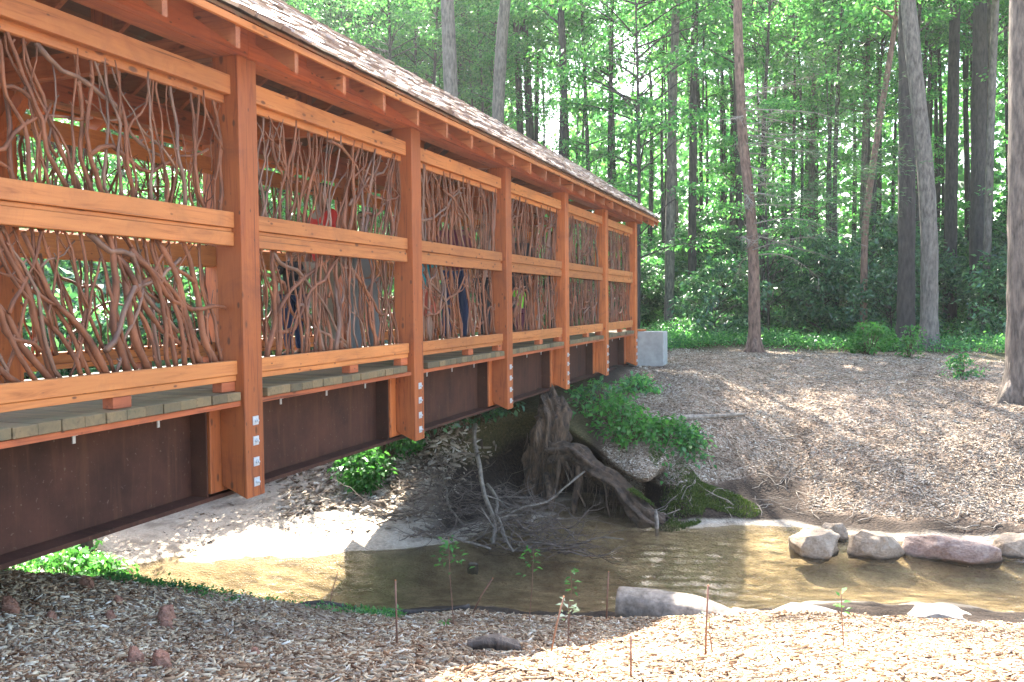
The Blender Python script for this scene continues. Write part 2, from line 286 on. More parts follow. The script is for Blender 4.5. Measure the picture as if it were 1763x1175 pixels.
G = catmull(Gc.transpose(1, 0, 2), NC).transpose(1, 0, 2)
GRN, GCN = G.shape[:2]
ROWN = dict(zip('A B C E F G H I J K L M N N2 O P'.split(), range(16)))
def rowf(name): return ROWN[name]*NR
def vnoise(X, Y, s, seed=0):
    """cheap smooth value noise in numpy"""
    x = X*s+seed*17.3; y = Y*s-seed*9.1
    xi = np.floor(x); yi = np.floor(y); fx = x-xi; fy = y-yi; fx = fx*fx*(3-2*fx); fy = fy*fy*(3-2*fy)
    def h(a, b):
        v = np.sin(a*127.1+b*311.7+seed*74.7)*43758.5453; return v-np.floor(v)
    return (h(xi, yi)*(1-fx)+h(xi+1, yi)*fx)*(1-fy)+(h(xi, yi+1)*(1-fx)+h(xi+1, yi+1)*fx)*fy-.5
X, Y = G[..., 0], G[..., 1]
dist = np.hypot(X-CAMP.x, Y)
rowi = np.arange(GRN)[:, None]/NR*np.ones((1, GCN)); coli = np.arange(GCN)[None, :]/NC*np.ones((GRN, 1))
inwater = np.exp(-((rowi-6.0)/1.1)**2)
amp = (1-.75*inwater)*np.clip(dist/6, .35, 1)
G[..., 2] += amp*(.16*vnoise(X, Y, .7, 1)*np.clip((dist-3)/8, .15, 1)+.07*vnoise(X, Y, 2.1, 2)+.035*vnoise(X, Y, 6, 3)+.016*vnoise(X, Y, 17, 4))
G[..., 2] += np.clip((dist-30)/40, 0, 1)*4*(vnoise(X, Y, .05, 6)+.3)
# what the ground is made of at each point: chips, sand, forest litter, moss
nz = vnoise(X, Y, 1.1, 8)+.6*vnoise(X, Y, 3.3, 9)
Zg = G[..., 2]
colL = coli   # column index, 5 -> px600, 9 -> px1110
nearb = rowi < 3.4+nz*.4
bank = (rowi > 8.1+nz*.5) & (coli > 8.2) & (coli < 20)
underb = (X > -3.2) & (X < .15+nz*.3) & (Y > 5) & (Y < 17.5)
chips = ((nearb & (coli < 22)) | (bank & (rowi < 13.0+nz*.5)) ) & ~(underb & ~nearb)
sand = (rowi > 4.6) & (rowi < np.where(coli < 6, 8.9, 7.5)+nz*.5)
forest = (rowi >= 12.9+nz*.5) | ((coli < 8) & (rowi > 9.2+nz)) | (coli > 20)
moss = (coli > 9.4) & (coli < 10.75) & (rowi > 7.9) & (rowi < 9.1+nz*.4) & (nz > -.35)
A4 = np.zeros((GRN, GCN, 4), np.float32); A4[..., 3] = 1
def blur(a, k=2):
    a = a.astype(float)
    for _ in range(k):
        b = a.copy(); b[1:-1] = (a[:-2]+a[1:-1]*2+a[2:])/4; a = b.copy(); b[:, 1:-1] = (a[:, :-2]+a[:, 1:-1]*2+a[:, 2:])/4; a = b
    return a
chips &= ~((coli > 8.9) & (coli < 11.2) & (rowi < 8.75+nz*.5) & (rowi > 5)); A4[..., 0] = blur(chips, 3); A4[..., 1] = blur(sand, 4); A4[..., 2] = blur(forest, 5)
idx = np.arange(GRN*GCN).reshape(GRN, GCN)
F = np.stack([idx[:-1, :-1], idx[:-1, 1:], idx[1:, 1:], idx[1:, :-1]], -1).reshape(-1, 4)[:, ::-1]
m, nt, b = newmat('ground_soil')
at = nt.nodes.new('ShaderNodeVertexColor'); at.layer_name = 'zone'
sp = nt.nodes.new('ShaderNodeSeparateColor'); nt.links.new(at.outputs[0], sp.inputs[0])
v = coords(nt, (1, 1, 1))
n1 = noise_n(nt, v, 3, 8, .65); n2 = noise_n(nt, v, 28, 6, .7); n3 = noise_n(nt, v, .6, 3)
shaded_dirt = ramp(nt, n2, [(.3, (.010, .0065, .0045)), (.7, (.055, .036, .023))])  # bare soil, with the deep shade under the bridge darkened into its colour
vo = N(nt, 'ShaderNodeTexVoronoi'); vo.inputs['Scale'].default_value = 34; vo.inputs['Randomness'].default_value = 1
nt.links.new(coords(nt, (1, 1.6, 1.3)), vo.inputs['Vector'])
seprnd = nt.nodes.new('ShaderNodeSeparateColor'); nt.links.new(vo.outputs['Color'], seprnd.inputs[0])
chipc = ramp(nt, seprnd.outputs[0], [(0, (.10, .06, .038)), (.35, (.22, .145, .095)), (.7, (.34, .25, .175)), (1, (.46, .38, .29))])
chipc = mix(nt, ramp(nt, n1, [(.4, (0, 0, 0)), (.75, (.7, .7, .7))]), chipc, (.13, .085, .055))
sandc = ramp(nt, n2, [(.3, (.27, .22, .165)), (.7, (.46, .40, .31))])
sandc = mix(nt, ramp(nt, n1, [(.5, (0, 0, 0)), (.62, (.6, .6, .6))]), sandc, (.13, .10, .07))
litter = ramp(nt, n2, [(.3, (.03, .028, .012)), (.5, (.07, .06, .022)), (.7, (.13, .09, .045))])
c = mix(nt, sp.outputs[1], shaded_dirt, sandc); c = mix(nt, sp.outputs[0], c, chipc); c = mix(nt, sp.outputs[2], c, litter)
# the creek bed: golden sand below the water line
gp = nt.nodes.new('ShaderNodeNewGeometry'); sx = nt.nodes.new('ShaderNodeSeparateXYZ'); nt.links.new(gp.outputs['Position'], sx.inputs[0])
mr = nt.nodes.new('ShaderNodeMapRange'); nt.links.new(sx.outputs[2], mr.inputs[0])
mr.inputs[1].default_value = -2.06; mr.inputs[2].default_value = -2.12; mr.inputs[3].default_value = 0; mr.inputs[4].default_value = 1
bed = ramp(nt, n1, [(.35, (.15, .115, .07)), (.5, (.28, .225, .14)), (.66, (.42, .35, .23))])
bed = mix(nt, ramp(nt, n2, [(.52, (0, 0, 0)), (.66, (.8, .8, .8))]), bed, (.12, .08, .035))
c = mix(nt, mr.outputs[0], c, bed)
nt.links.new(c, b.inputs['Base Color']); b.inputs['Roughness'].default_value = .92; b.inputs['Specular IOR Level'].default_value = .25
hh = mix(nt, .5, n2, vo.outputs['Distance']); bump(nt, b, hh, .9, .03)
ground = link_mesh('ground', G.reshape(-1, 3), F, m, smooth=True); tag(ground, kind='structure')
ca = ground.data.color_attributes.new('zone', 'FLOAT_COLOR', 'POINT'); ca.data.foreach_set('color', A4.reshape(-1))

from mathutils.bvhtree import BVHTree
_bv = BVHTree.FromPolygons([tuple(p) for p in G.reshape(-1, 3)], [tuple(int(i) for i in f) for f in F])
def gz(x, y, top=True):
    h = _bv.ray_cast(Vector((x, y, 30)), Vector((0, 0, -1)))
    return h[0].z if h[0] is not None else 0.0

def sample_ground(rng, n, r0, r1, c0, c1, mask=None):
    """random points on the ground sheet in a row/column window; returns points and normals"""
    r = rng.uniform(r0*NR, min(r1*NR, GRN-1.001), n); c = rng.uniform(c0*NC, min(c1*NC, GCN-1.001), n)
    ri = r.astype(int); ci = c.astype(int)
    if mask is not None:
        k = mask[ri, ci] > rng.uniform(.2, .8, n); r, c, ri, ci = r[k], c[k], ri[k], ci[k]
    fr = (r-ri)[:, None]; fc = (c-ci)[:, None]
    a, b_, d, e = G[ri, ci], G[ri, ci+1], G[ri+1, ci], G[ri+1, ci+1]
    P = (a*(1-fc)+b_*fc)*(1-fr)+(d*(1-fc)+e*fc)*fr
    nn = np.cross(b_-a, d-a); nn /= np.linalg.norm(nn, axis=1, keepdims=True)+1e-9
    nn *= np.sign(nn[:, 2:3]); return P, nn

# ------------------------------------------------------------------ creek water
m, nt, b = newmat('creek_water')
v = coords(nt, (1, 1, 1))
wv = noise_n(nt, coords(nt, (1.0, 2.6, 1)), 5, 3, .6, .8); w2 = noise_n(nt, coords(nt, (1.0, 2.4, 1)), 17, 3, .55, .5)
hgt = mix(nt, .5, wv, w2)
bp = nt.nodes.new('ShaderNodeBump'); bp.inputs['Strength'].default_value = .5; bp.inputs['Distance'].default_value = .02; nt.links.new(hgt, bp.inputs['Height'])
gl = nt.nodes.new('ShaderNodeBsdfGlossy'); gl.inputs['Roughness'].default_value = .025; nt.links.new(bp.outputs[0], gl.inputs['Normal'])
tr = nt.nodes.new('ShaderNodeBsdfTransparent'); tr.inputs[0].default_value = (.87, .82, .71, 1)
fr = nt.nodes.new('ShaderNodeFresnel'); fr.inputs[0].default_value = 1.33; nt.links.new(bp.outputs[0], fr.inputs['Normal'])
df = nt.nodes.new('ShaderNodeBsdfDiffuse'); df.inputs[0].default_value = (.24, .19, .12, 1)
mk = nt.nodes.new('ShaderNodeMixShader'); mk.inputs[0].default_value = .09; nt.links.new(tr.outputs[0], mk.inputs[1]); nt.links.new(df.outputs[0], mk.inputs[2])
mx = nt.nodes.new('ShaderNodeMixShader'); nt.links.new(fr.outputs[0], mx.inputs[0]); nt.links.new(mk.outputs[0], mx.inputs[1]); nt.links.new(gl.outputs[0], mx.inputs[2])
nt.links.new(mx.outputs[0], nt.nodes['Material Output'].inputs[0])
WZ = -2.08
xs = np.concatenate([np.linspace(-27, -6.2, 30), np.arange(-6, 9, .035), np.linspace(9.2, 27, 26)])
ys = np.concatenate([np.linspace(-11, 4.9, 20), np.arange(5, 12.6, .035), np.linspace(12.8, 29, 20)])
GX, GY = np.meshgrid(xs, ys, indexing='ij'); Zw = np.zeros_like(GX); rw_ = np.random.default_rng(17)
fine = np.clip((GX+6.5)/1.0, 0, 1)*np.clip((9.2-GX)/1.0, 0, 1)*np.clip((GY-4.8)/.6, 0, 1)*np.clip((12.7-GY)/.6, 0, 1)
for k in range(26):                                     # ripples: many short crossing wavelets
    wl = rw_.uniform(.10, .27); a_ = rw_.normal(PI/2, .5); kx, ky = math.cos(a_)*2*PI/wl, math.sin(a_)*2*PI/wl
    Zw += wl*.0085*np.sin(GX*kx+GY*ky+rw_.uniform(0, 6.28)+2.2*vnoise(GX, GY, 1.3, k))
patch = np.clip(.55+1.3*vnoise(GX, GY, .55, 40)+.9*vnoise(GX, GY*2, 1.4, 41)+.16*(GX-1.5), .12, 1.35)
Zw = WZ+Zw*fine*patch
iw = np.arange(GX.size).reshape(GX.shape); FW = np.stack([iw[:-1, :-1], iw[1:, :-1], iw[1:, 1:], iw[:-1, 1:]], -1).reshape(-1, 4)
tag(link_mesh('creek', np.stack([GX, GY, Zw], -1).reshape(-1, 3), FW, m, smooth=True), kind='structure')

# ------------------------------------------------------------------ wood chips
def chips_mesh(name, P, Nn, rng, lmin, lmax, mats, label):
    n = len(P); L = rng.uniform(lmin, lmax, n)*rng.choice([.6, 1, 1, 1.5], n); Wd = L*rng.uniform(.16, .42, n); H = rng.uniform(.001, .0035, n)*L/.03
    H = np.clip(H, .0015, .012)
    an = rng.uniform(0, 2*PI, n)
    t = np.stack([np.cos(an), np.sin(an), rng.normal(0, .28, n)], 1)
    nrm = Nn+rng.normal(0, .30, (n, 3)); nrm /= np.linalg.norm(nrm, axis=1, keepdims=True)
    t -= nrm*(t*nrm).sum(1, keepdims=True)*.8; t /= np.linalg.norm(t, axis=1, keepdims=True)
    s = np.cross(nrm, t); s /= np.linalg.norm(s, axis=1, keepdims=True)
    c = P+Nn*(H+rng.uniform(0, .010, n)*L/.04)[:, None]
    tl, sw, nh = t*L[:, None]/2, s*Wd[:, None]/2, nrm*H[:, None]
    k1 = rng.uniform(.3, 1, n)[:, None]; k2 = rng.uniform(.3, 1, n)[:, None]; sk = t*(rng.uniform(-.25, .25, n)*L)[:, None]
    V = np.stack([c-tl-sw*k1-nh, c+tl-sw*k2-nh+sk, c+tl+sw*k2-nh, c-tl+sw*k1-nh+sk, c-tl-sw*k1+nh, c+tl-sw*k2+nh+sk, c+tl+sw*k2+nh, c-tl+sw*k1+nh+sk], 1).reshape(-1, 3)
    f = np.array([(4, 5, 6, 7), (0, 1, 5, 4), (1, 2, 6, 5), (2, 3, 7, 6), (3, 0, 4, 7)])
    Fs = (np.arange(n)[:, None, None]*8+f[None]).reshape(-1, 4)
    o = link_mesh(name, V, Fs, mats); tag(o, label, 'wood chips', kind='stuff'); return o
def chipmat(name, stops):
    m, nt, b = newmat(name); ge = nt.nodes.new('ShaderNodeNewGeometry')
    c = ramp(nt, ge.outputs['Random Per Island'], stops)
    g = noise_n(nt, coords(nt), 60, 3); c = mix(nt, 1.0, c, ramp(nt, g, [(.3, (.8, .8, .8)), (.7, (1.1, 1.1, 1.1))]), 'MULTIPLY')
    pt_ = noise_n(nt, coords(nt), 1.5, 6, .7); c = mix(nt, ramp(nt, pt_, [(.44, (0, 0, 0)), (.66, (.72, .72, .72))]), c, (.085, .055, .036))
    nt.links.new(c, b.inputs['Base Color']); b.inputs['Roughness'].default_value = .9; b.inputs['Specular IOR Level'].default_value = .2
    return m
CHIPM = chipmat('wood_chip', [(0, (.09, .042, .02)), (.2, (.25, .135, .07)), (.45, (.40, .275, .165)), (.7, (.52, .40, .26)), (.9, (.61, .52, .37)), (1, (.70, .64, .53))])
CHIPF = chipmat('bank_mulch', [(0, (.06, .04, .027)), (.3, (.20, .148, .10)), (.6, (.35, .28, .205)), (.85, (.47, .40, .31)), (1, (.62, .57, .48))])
rng = np.random.default_rng(5)
cm = A4[..., 0].copy()
P, Q = sample_ground(rng, 95000, .95, 3.5, 1.0, 13.8, cm)
chips_mesh('wood_chips', P, Q, rng, .010, .033, CHIPM, 'pale and reddish wood chip mulch covering the near creek bank')
P, Q = sample_ground(rng, 5200, 7.3, 9.2, 3.0, 6.2); k = vnoise(P[:, 0], P[:, 1], 1.6, 3)+rng.normal(0, .25, len(P)) > .12
chips_mesh('bark_litter', P[k], Q[k], rng, .01, .045, CHIPF, 'scattered brown litter on the pale sandbar')['category'] = 'litter'
P, Q = sample_ground(rng, 190000, 7.9, 13.2, 8.2, 14.5, cm)
chips_mesh('wood_chips', P, Q, rng, .012, .036, CHIPF, 'brown shredded mulch covering the far creek bank up to the trees')

# ------------------------------------------------------------------ the covered bridge
Y0, L, PW = 4.645, 2.44, .19
XC = -1.12                                              # centre line; far side mirrors x -> 2*XC - x
I0, I1 = -3, 5
YS = Y0+I0*L-.35; YE = 17.62; YD = 17.08                # roof start, roof end, deck end
bridge = empty('covered_bridge', (XC, 8.0, 0))
tag(bridge, 'covered timber footbridge with shake roof, woven branch railings and brown steel girders over the creek', 'covered bridge')
rnd = random.Random(3)
def mx_(x, far): return 2*XC-x if far else x
def bb(mb, far, x0, x1, y0, y1, z0, z1):
    a, b_ = mx_(x0, far), mx_(x1, far); mb.box(min(a, b_), max(a, b_), y0, y1, z0, z1)

for far in (False, True):
    for i in range(I0, I1+1):
        y = Y0+i*L
        mb = W(); x0, x1 = -PW, 0.0
        P8 = [(x0, y, -.53), (x1, y, -.612), (x1, y+PW, -.612), (x0, y+PW, -.53), (x0, y, 2.176), (x1, y, 2.176), (x1, y+PW, 2.176), (x0, y+PW, 2.176)]
        if far: P8 = [(mx_(p[0], 1), p[1], p[2]) for p in (P8[1], P8[0], P8[3], P8[2], P8[5], P8[4], P8[7], P8[6])]
        mb.quadbox(P8)
        post = mb.build('post', POSTM, bridge, bevel=.004)
        if not far:
            for zz in (-.12, -.25, -.385, -.515):
                pl = MB(); pl.box(.0015, .007, y+.072, y+.128, zz-.028, zz+.028)
                pl.tube([(.006, y+.1, zz), (.017, y+.1, zz)], .014, 6); pl.tube([(.016, y+.1, zz), (.028, y+.1, zz)], .007, 8)
                V = [(v[0]-XC, v[1]-8.0, v[2]) for v in pl.V]
                o = link_mesh('washer_plate', V, pl.F, ZINC, post)
        mb = W(); bb(mb, far, -.322, -PW-.002, y-.10, y+PW+.06, -.57, -.028); mb.build('spacer_block', POSTM, bridge, bevel=.004)
# rails, panels, blocks: bay i runs from post i to post i+1
def rails(far, i):
    ya, yb = Y0+i*L+PW+.002, Y0+(i+1)*L-.002
    mb = W(); bb(mb, far, -.10, -.052, ya, yb, 1.932, 2.054); bb(mb, far, -.135, -.103, ya, yb, 1.885, 2.045)
    mb.build('top_rail', RAILM, bridge, bevel=.003)
    mb = W(); bb(mb, far, -.10, -.048, ya, yb, 1.104, 1.203); bb(mb, far, -.10, -.066, ya, yb, 1.078, 1.102); bb(mb, far, -.10, -.052, ya, yb, .992, 1.076)
    bb(mb, far, -.138, -.103, ya, yb, 1.0, 1.19); mb.build('middle_rail', RAILM, bridge, bevel=.003)
    mb = W(); bb(mb, far, -.10, -.048, ya, yb, .182, .271); bb(mb, far, -.138, -.058, ya, yb, .142, .180)
    mb.build('bottom_rail', RAILM, bridge, bevel=.003)
    ym = (ya+yb)/2+.1
    for yy in (ym, yb-.14):
        mb = W(); bb(mb, far, -.135, -.060, yy, yy+.13, .079, .140); mb.build('rail_block', BEAMM, bridge, bevel=.003)
for far in (False, True):
    for i in range(I0, I1): rails(far, i)

def wander(rg, p0, p1, amp, n, crook=1.0):
    """a crooked stick in the panel plane (y,z) from p0 to p1"""
    pts = []; d = Vector((0, p1[0]-p0[0], p1[1]-p0[1])); s = Vector((0, -d.z, d.y)).normalized()
    ph = [rg.uniform(0, 6.28) for _ in range(3)]; a = [amp*rg.uniform(.4, 1), amp*rg.uniform(.2, .6), amp*rg.uniform(.1, .35)]
    kx = rg.uniform(0, 6.28); jog = 0
    for k in range(n+1):
        t = k/n
        jog += rg.uniform(-1, 1)*amp*.22*crook
        w = (math.sin(t*3.0+ph[0])-math.sin(ph[0]))*a[0]+(math.sin(t*7.5+ph[1])-math.sin(ph[1]))*a[1]+math.sin(t*15+ph[2])*a[2]*.6+jog
        pts.append(Vector((.012*math.sin(kx+t*5), 0, 0))+Vector((0, p0[0], p0[1]))+d*t+s*w)
    return pts
def panel(far, i, zlo, zhi, lean, n, seed, thick=.0125, fan=0.0, cross=3):
    rg = random.Random(seed); xx = -.118 if not far else 2*XC+.118
    ya, yb = Y0+i*L+PW+.02, Y0+(i+1)*L-.02
    red, gry = W(), W()
    def stick(p0, p1, r, amp, seg=11, m=None):
        pts = wander(rg, p0, p1, amp, seg); m = m or (gry if rg.random() < .2 else red)
        dx = rg.uniform(-.016, .016); out = []
        for q in pts:
            q.x += xx+dx; q.y = min(max(q.y, ya-.01), yb+.01); q.z = min(max(q.z, zlo-.03), zhi+.03); out.append(q)
        rad = [r*(1-.38*k/seg)*rg.uniform(.93, 1.1) for k in range(seg+1)]
        m.tube(out, rad, 6, True, .10, rg)
        for q in range(rg.randint(1, 3)):               # pruned nubs
            k = rg.randint(1, seg-1); a = out[k]; s = rg.choice((-1, 1))
            m.tube([a, a+Vector((0, s*.018, .022))], [r*.62, r*.5], 5)
        return out, m
    for k in range(n):
        t = (k+rg.uniform(.1, .9))/n; y = ya+(yb-ya)*t
        le = lean+fan*(t-.5)*2+rg.uniform(-.16, .16)
        r = thick*rg.choice((.55, .7, .8, 1, 1.15, 1.5))
        h = zhi-zlo
        y1 = y+le*h
        if y1 < ya or y1 > yb: y1 = min(max(y1, ya+.03*rg.random()), yb-.03*rg.random())
        out, m = stick((y, zlo-.02), (y1, zhi+.02), r, .05)
        if rg.random() < .55:                           # a fork
            q = out[rg.randint(3, 7)]; s = rg.choice((-1, 1)); top = min(max(q.y+s*rg.uniform(.08, .34), ya+.02), yb-.02)
            stick((q.y, q.z), (top, zhi+.01 if rg.random() < .7 else q.z+(zhi-q.z)*.6), r*.62, .03, 7, m)
        if rg.random() < .3:                            # short upright filler
            yy = rg.uniform(ya, yb); z0 = rg.choice((zlo-.02, rg.uniform(zlo, zlo+h*.4))); z1 = zhi+.02 if z0 > zlo else zlo+h*rg.uniform(.5, .9)
            stick((yy, z0), (min(max(yy+rg.uniform(-.2, .2), ya), yb), z1), r*.6, .03, 7)
    for k in range(cross):
        a = rg.uniform(ya, yb-.5); s = rg.choice((-1, 1)); w = rg.uniform(.45, 1.0); z = rg.uniform(zlo+.08, zhi-.45)
        b2 = min(a+w, yb-.02); z1 = min(z+w*rg.uniform(.3, .8), zhi-.03)
        p0, p1 = ((a, z), (b2, z1)) if s > 0 else ((a, z1), (b2, z))
        stick(p0, p1, thick*1.15, .11)
    nf = len(red.F); off = len(red.V)                    # brown and grey barked sticks woven into one panel
    V = [(v[0]-XC, v[1]-8.0, v[2]) for v in red.V+gry.V]; F_ = red.F+[tuple(i+off for i in f) for f in gry.F]
    link_mesh('branch_panel', V, F_, None, bridge, True, [STICKM, STICKG], [0]*nf+[1]*len(gry.F))
lo_up = {-3: (0, 0), -2: (0, 0), -1: (-.55, -.25), 0: (-.05, .26), 1: (-.22, -.12), 2: (-.1, .20), 3: (0, 0), 4: (-.1, -.05)}
lo_fan = {-1: (.3, .4), 0: (-.1, .1), 1: (0, .15), 2: (-.1, .1), 3: (.1, -.3), 4: (0, 0)}
for i in range(I0, I1):
    l0, l1 = lo_up[i]; f0, f1 = lo_fan.get(i, (0, 0))
    panel(False, i, .271, .992, l0, 33 if i < 1 else 33, 100+i, .0155 if i < 0 else .0135 if i < 1 else .0118, f0, 6)
    panel(False, i, 1.203, 1.90, l1, 33 if i < 1 else 33, 200+i, .0115, f1, 5)
    panel(True, i, .271, .992, rnd.uniform(-.2, .2), 27, 300+i, .0125, 0, 3)
    panel(True, i, 1.203, 1.90, rnd.uniform(-.2, .2), 27, 400+i, .0115, 0, 2)

# header beams, tie beams, rafters, ridge, sheathing, fascia, shakes
SL = .70
def ztop(x): return 2.268+(.30-x)*SL                    # rafter top on the near slope
for far in (False, True):
    for i in range(I0, I1+1):
        ya = Y0+i*L-.45 if i == I0 else Y0+i*L+PW/2+.002
        yb = (Y0+(i+1)*L+PW/2) if i < I1 else YE-.12
        mb = W(); bb(mb, far, -.045, .014, ya, yb, 2.180, 2.375); mb.build('header_beam', BEAMM, bridge, bevel=.003)
        mb = W(); bb(mb, far, -.19, -.050, ya, yb, 2.180, 2.40); mb.build('header_beam', BEAMM, bridge, bevel=.003)
for i in range(I0, I1+1):
    y = Y0+i*L+.02
    mb = W(); mb.box(2*XC+.192, -.192, y, y+.09, 2.185, 2.335); mb.build('tie_beam', RAFTM, bridge, bevel=.003)
    mb = W(); mb.box(XC-.05, XC+.05, y, y+.09, 2.337, 3.02); mb.build('king_post', POSTM, bridge, bevel=.003)
    for s in (0, 1):                                    # slanting brace from post to tie beam
        a = (mx_(-.20, s), 1.80); c2 = (mx_(-.55, s), 2.18)
        mb = W(); mb.quadbox([(a[0], y+.01, a[1]), (a[0], y+.08, a[1]), (a[0], y+.08, a[1]+.12), (a[0], y+.01, a[1]+.12),
                    (c2[0], y+.01, c2[1]-.005), (c2[0], y+.08, c2[1]-.005), (c2[0]+(.11 if not s else -.11), y+.08, c2[1]), (c2[0]+(.11 if not s else -.11), y+.01, c2[1])])
        mb.build('brace', POSTM, bridge)
rw = .04; nr = 0; yy = -2.826
while yy < YE-.03:
    for far in (False, True):
        mb = W(); a, r_ = .30, XC+.02
        P8 = [(a, yy, ztop(a)-.19), (r_, yy, ztop(r_)-.19), (r_, yy+rw, ztop(r_)-.19), (a, yy+rw, ztop(a)-.19), (a, yy, ztop(a)), (r_, yy, ztop(r_)), (r_, yy+rw, ztop(r_)), (a, yy+rw, ztop(a))]
        P8 = [(mx_(p[0], far), p[1], p[2]) for p in P8]
        mb.quadbox(P8 if not far else [P8[k] for k in (3, 2, 1, 0, 7, 6, 5, 4)]); mb.build('rafter', RAFTM, bridge)
    yy += .588
mb = W(); mb.box(XC-.02, XC+.018, YS, YE-.03, ztop(XC)-.20, ztop(XC)-.01); mb.build('ridge_board', RAFTM, bridge)
cs = math.cos(math.atan(SL)); sn = math.sin(math.atan(SL))
for far in (False, True):
    mb = W(); s = 0.0; slope_len = (.335-XC)/cs
    while s < slope_len-.02:                            # boards running the length of the roof, small gaps between
        s1 = min(s+.138, slope_len)
        def pt(q, h): return (mx_(.335-q*cs+h*sn*0, far), ztop(.335-q*cs)+h)
        y_ = YS
        while y_ < YE:
            y2 = min(y_+rnd.uniform(2.6, 4.2), YE)
            a, b_ = pt(s, .002), pt(s1-.005, .002); c2, d2 = pt(s1-.005, .022), pt(s, .022)
            P8 = [(a[0], y_, a[1]), (b_[0], y_, b_[1]), (b_[0], y2-.003, b_[1]), (a[0], y2-.003, a[1]), (d2[0], y_, d2[1]), (c2[0], y_, c2[1]), (c2[0], y2-.003, c2[1]), (d2[0], y2-.003, d2[1])]
            mb.quadbox(P8 if not far else [P8[k] for k in (3, 2, 1, 0, 7, 6, 5, 4)]); y_ = y2
        s = s1
    mb.build('roof_sheathing', SHEATH, bridge)
    mb = W(); bb(mb, far, .302, .326, YS, YE, ztop(.3)-.066, ztop(.335)-.001); mb.build('fascia_board', RAILM, bridge, bevel=.002)
    mb = W(); a, r_ = .30, XC; y_ = YE-.028
    P8 = [(a, y_, ztop(a)-.14), (r_, y_, ztop(r_)-.16), (r_, y_+.026, ztop(r_)-.16), (a, y_+.026, ztop(a)-.14), (a, y_, ztop(a)-.001), (r_, y_, ztop(r_)-.001), (r_, y_+.026, ztop(r_)-.001), (a, y_+.026, ztop(a)-.001)]
    P8 = [(mx_(p[0], far), p[1], p[2]) for p in P8]
    mb.quadbox(P8 if not far else [P8[k] for k in (3, 2, 1, 0, 7, 6, 5, 4)]); mb.build('barge_board', BEAMM, bridge)
# cedar shakes
m, nt, b = newmat('cedar_shake')
ge = nt.nodes.new('ShaderNodeNewGeometry')
c = ramp(nt, ge.outputs['Random Per Island'], [(0, (.12, .065, .045)), (.3, (.26, .165, .12)), (.6, (.40, .29, .22)), (.85, (.56, .46, .39)), (1, (.72, .66, .60))])
g = noise_n(nt, coords(nt, (3, 26, 3)), 5, 5, .65)
nt.links.new(mix(nt, 1.0, c, ramp(nt, g, [(.3, (.6, .6, .6)), (.7, (1.15, 1.15, 1.15))]), 'MULTIPLY'), b.inputs['Base Color'])
b.inputs['Roughness'].default_value = .42; b.inputs['Specular IOR Level'].default_value = .7; bump(nt, b, g, .6, .008); SHAKE = m
for far in (False, True):
    mb = W(); rg = random.Random(8+far); expo = .135; ncr = int(slope_len/expo)+1
    for k in range(ncr):
        s0 = -.035+k*expo; y_ = YS-.03+rg.uniform(0, .1)
        while y_ < YE+.02:
            w = rg.uniform(.07, .19); j = rg.uniform(-.016, .016); th = rg.uniform(.012, .024); s1 = min(s0+.30, slope_len+.01)
            q0, q1 = s0+j, s1
            if q1-q0 < .05: break
            def sp_(q, h): return (mx_(.335-q*cs+h*sn, far), ztop(.335-q*cs)+.0245+h*cs)
            lift = .007; tilt = rg.uniform(-.004, .004)
            a, b_ = sp_(q0, lift+.012), sp_(q1, .002); c2, d2 = sp_(q1, .007), sp_(q0, lift+.012+th)
            P8 = [(a[0], y_, a[1]+tilt), (b_[0], y_, b_[1]), (b_[0], y_+w-.004, b_[1]), (a[0], y_+w-.004, a[1]-tilt), (d2[0], y_, d2[1]+tilt), (c2[0], y_, c2[1]), (c2[0], y_+w-.004, c2[1]), (d2[0], y_+w-.004, d2[1]-tilt)]
            mb.quadbox(P8 if not far else [P8[q] for q in (3, 2, 1, 0, 7, 6, 5, 4)]); y_ += w
    mb.build('shake_roofing', SHAKE, bridge)
# deck boards and nailers
mb = W(); y_ = YS+.2; rg = random.Random(12)
while y_ < YD:
    w = .138; hit = any(y_+w > Y0+i*L-.004 and y_ < Y0+i*L+PW+.004 for i in range(I0, I1+1))
    xe = -.196 if hit else -.012+rg.uniform(-.006, .006); xf = 2*XC-xe
    mb.box(xf, xe, y_, y_+w-.004, .018+rg.uniform(0, .003), .075+rg.uniform(-.003, .003)); y_ += w
mb.build('deck_boards', DECKM, bridge, bevel=.003)
for far in (False, True):
    for i in range(I0-1, I1):
        mb = W(); bb(mb, far, -.185, -.03, Y0+i*L+PW+.004, Y0+(i+1)*L-.004, -.016, .0155); mb.build('deck_nailer', BEAMM, bridge)
    mb = W(); ys, ye = YS+.1, YD
    bb(mb, far, -.345, -.325, ys, ye, -.585, -.045); bb(mb, far, -.45, -.19, ys, ye, -.612, -.587); bb(mb, far, -.45, -.20, ys, ye, -.043, -.020)
    for i in range(I0, I1+1):
        y = Y0+i*L; bb(mb, far, -.324, -.205, y-.125, y-.113, -.586, -.044)
    mb.build('steel_girder', STEEL, bridge)
    if not far:
        mb = W(); y_ = ys+.3
        while y_ < ye:
            mb.box(-.196, -.190, y_, y_+.018, -.085, -.018); mb.box(-.196, -.180, y_-.006, y_+.024, -.0445, -.0385); y_ += .61
        mb.build('girder_clip', ZINC, bridge)
# crossbeams under the deck
for k in range(20):
    y_ = YS+1.0+k*1.0
    if y_ < YD: mb = W(); mb.box(2*XC+.35, -.35, y_, y_+.08, -.22, -.05); mb.build('cross_bracing', STEEL, bridge)

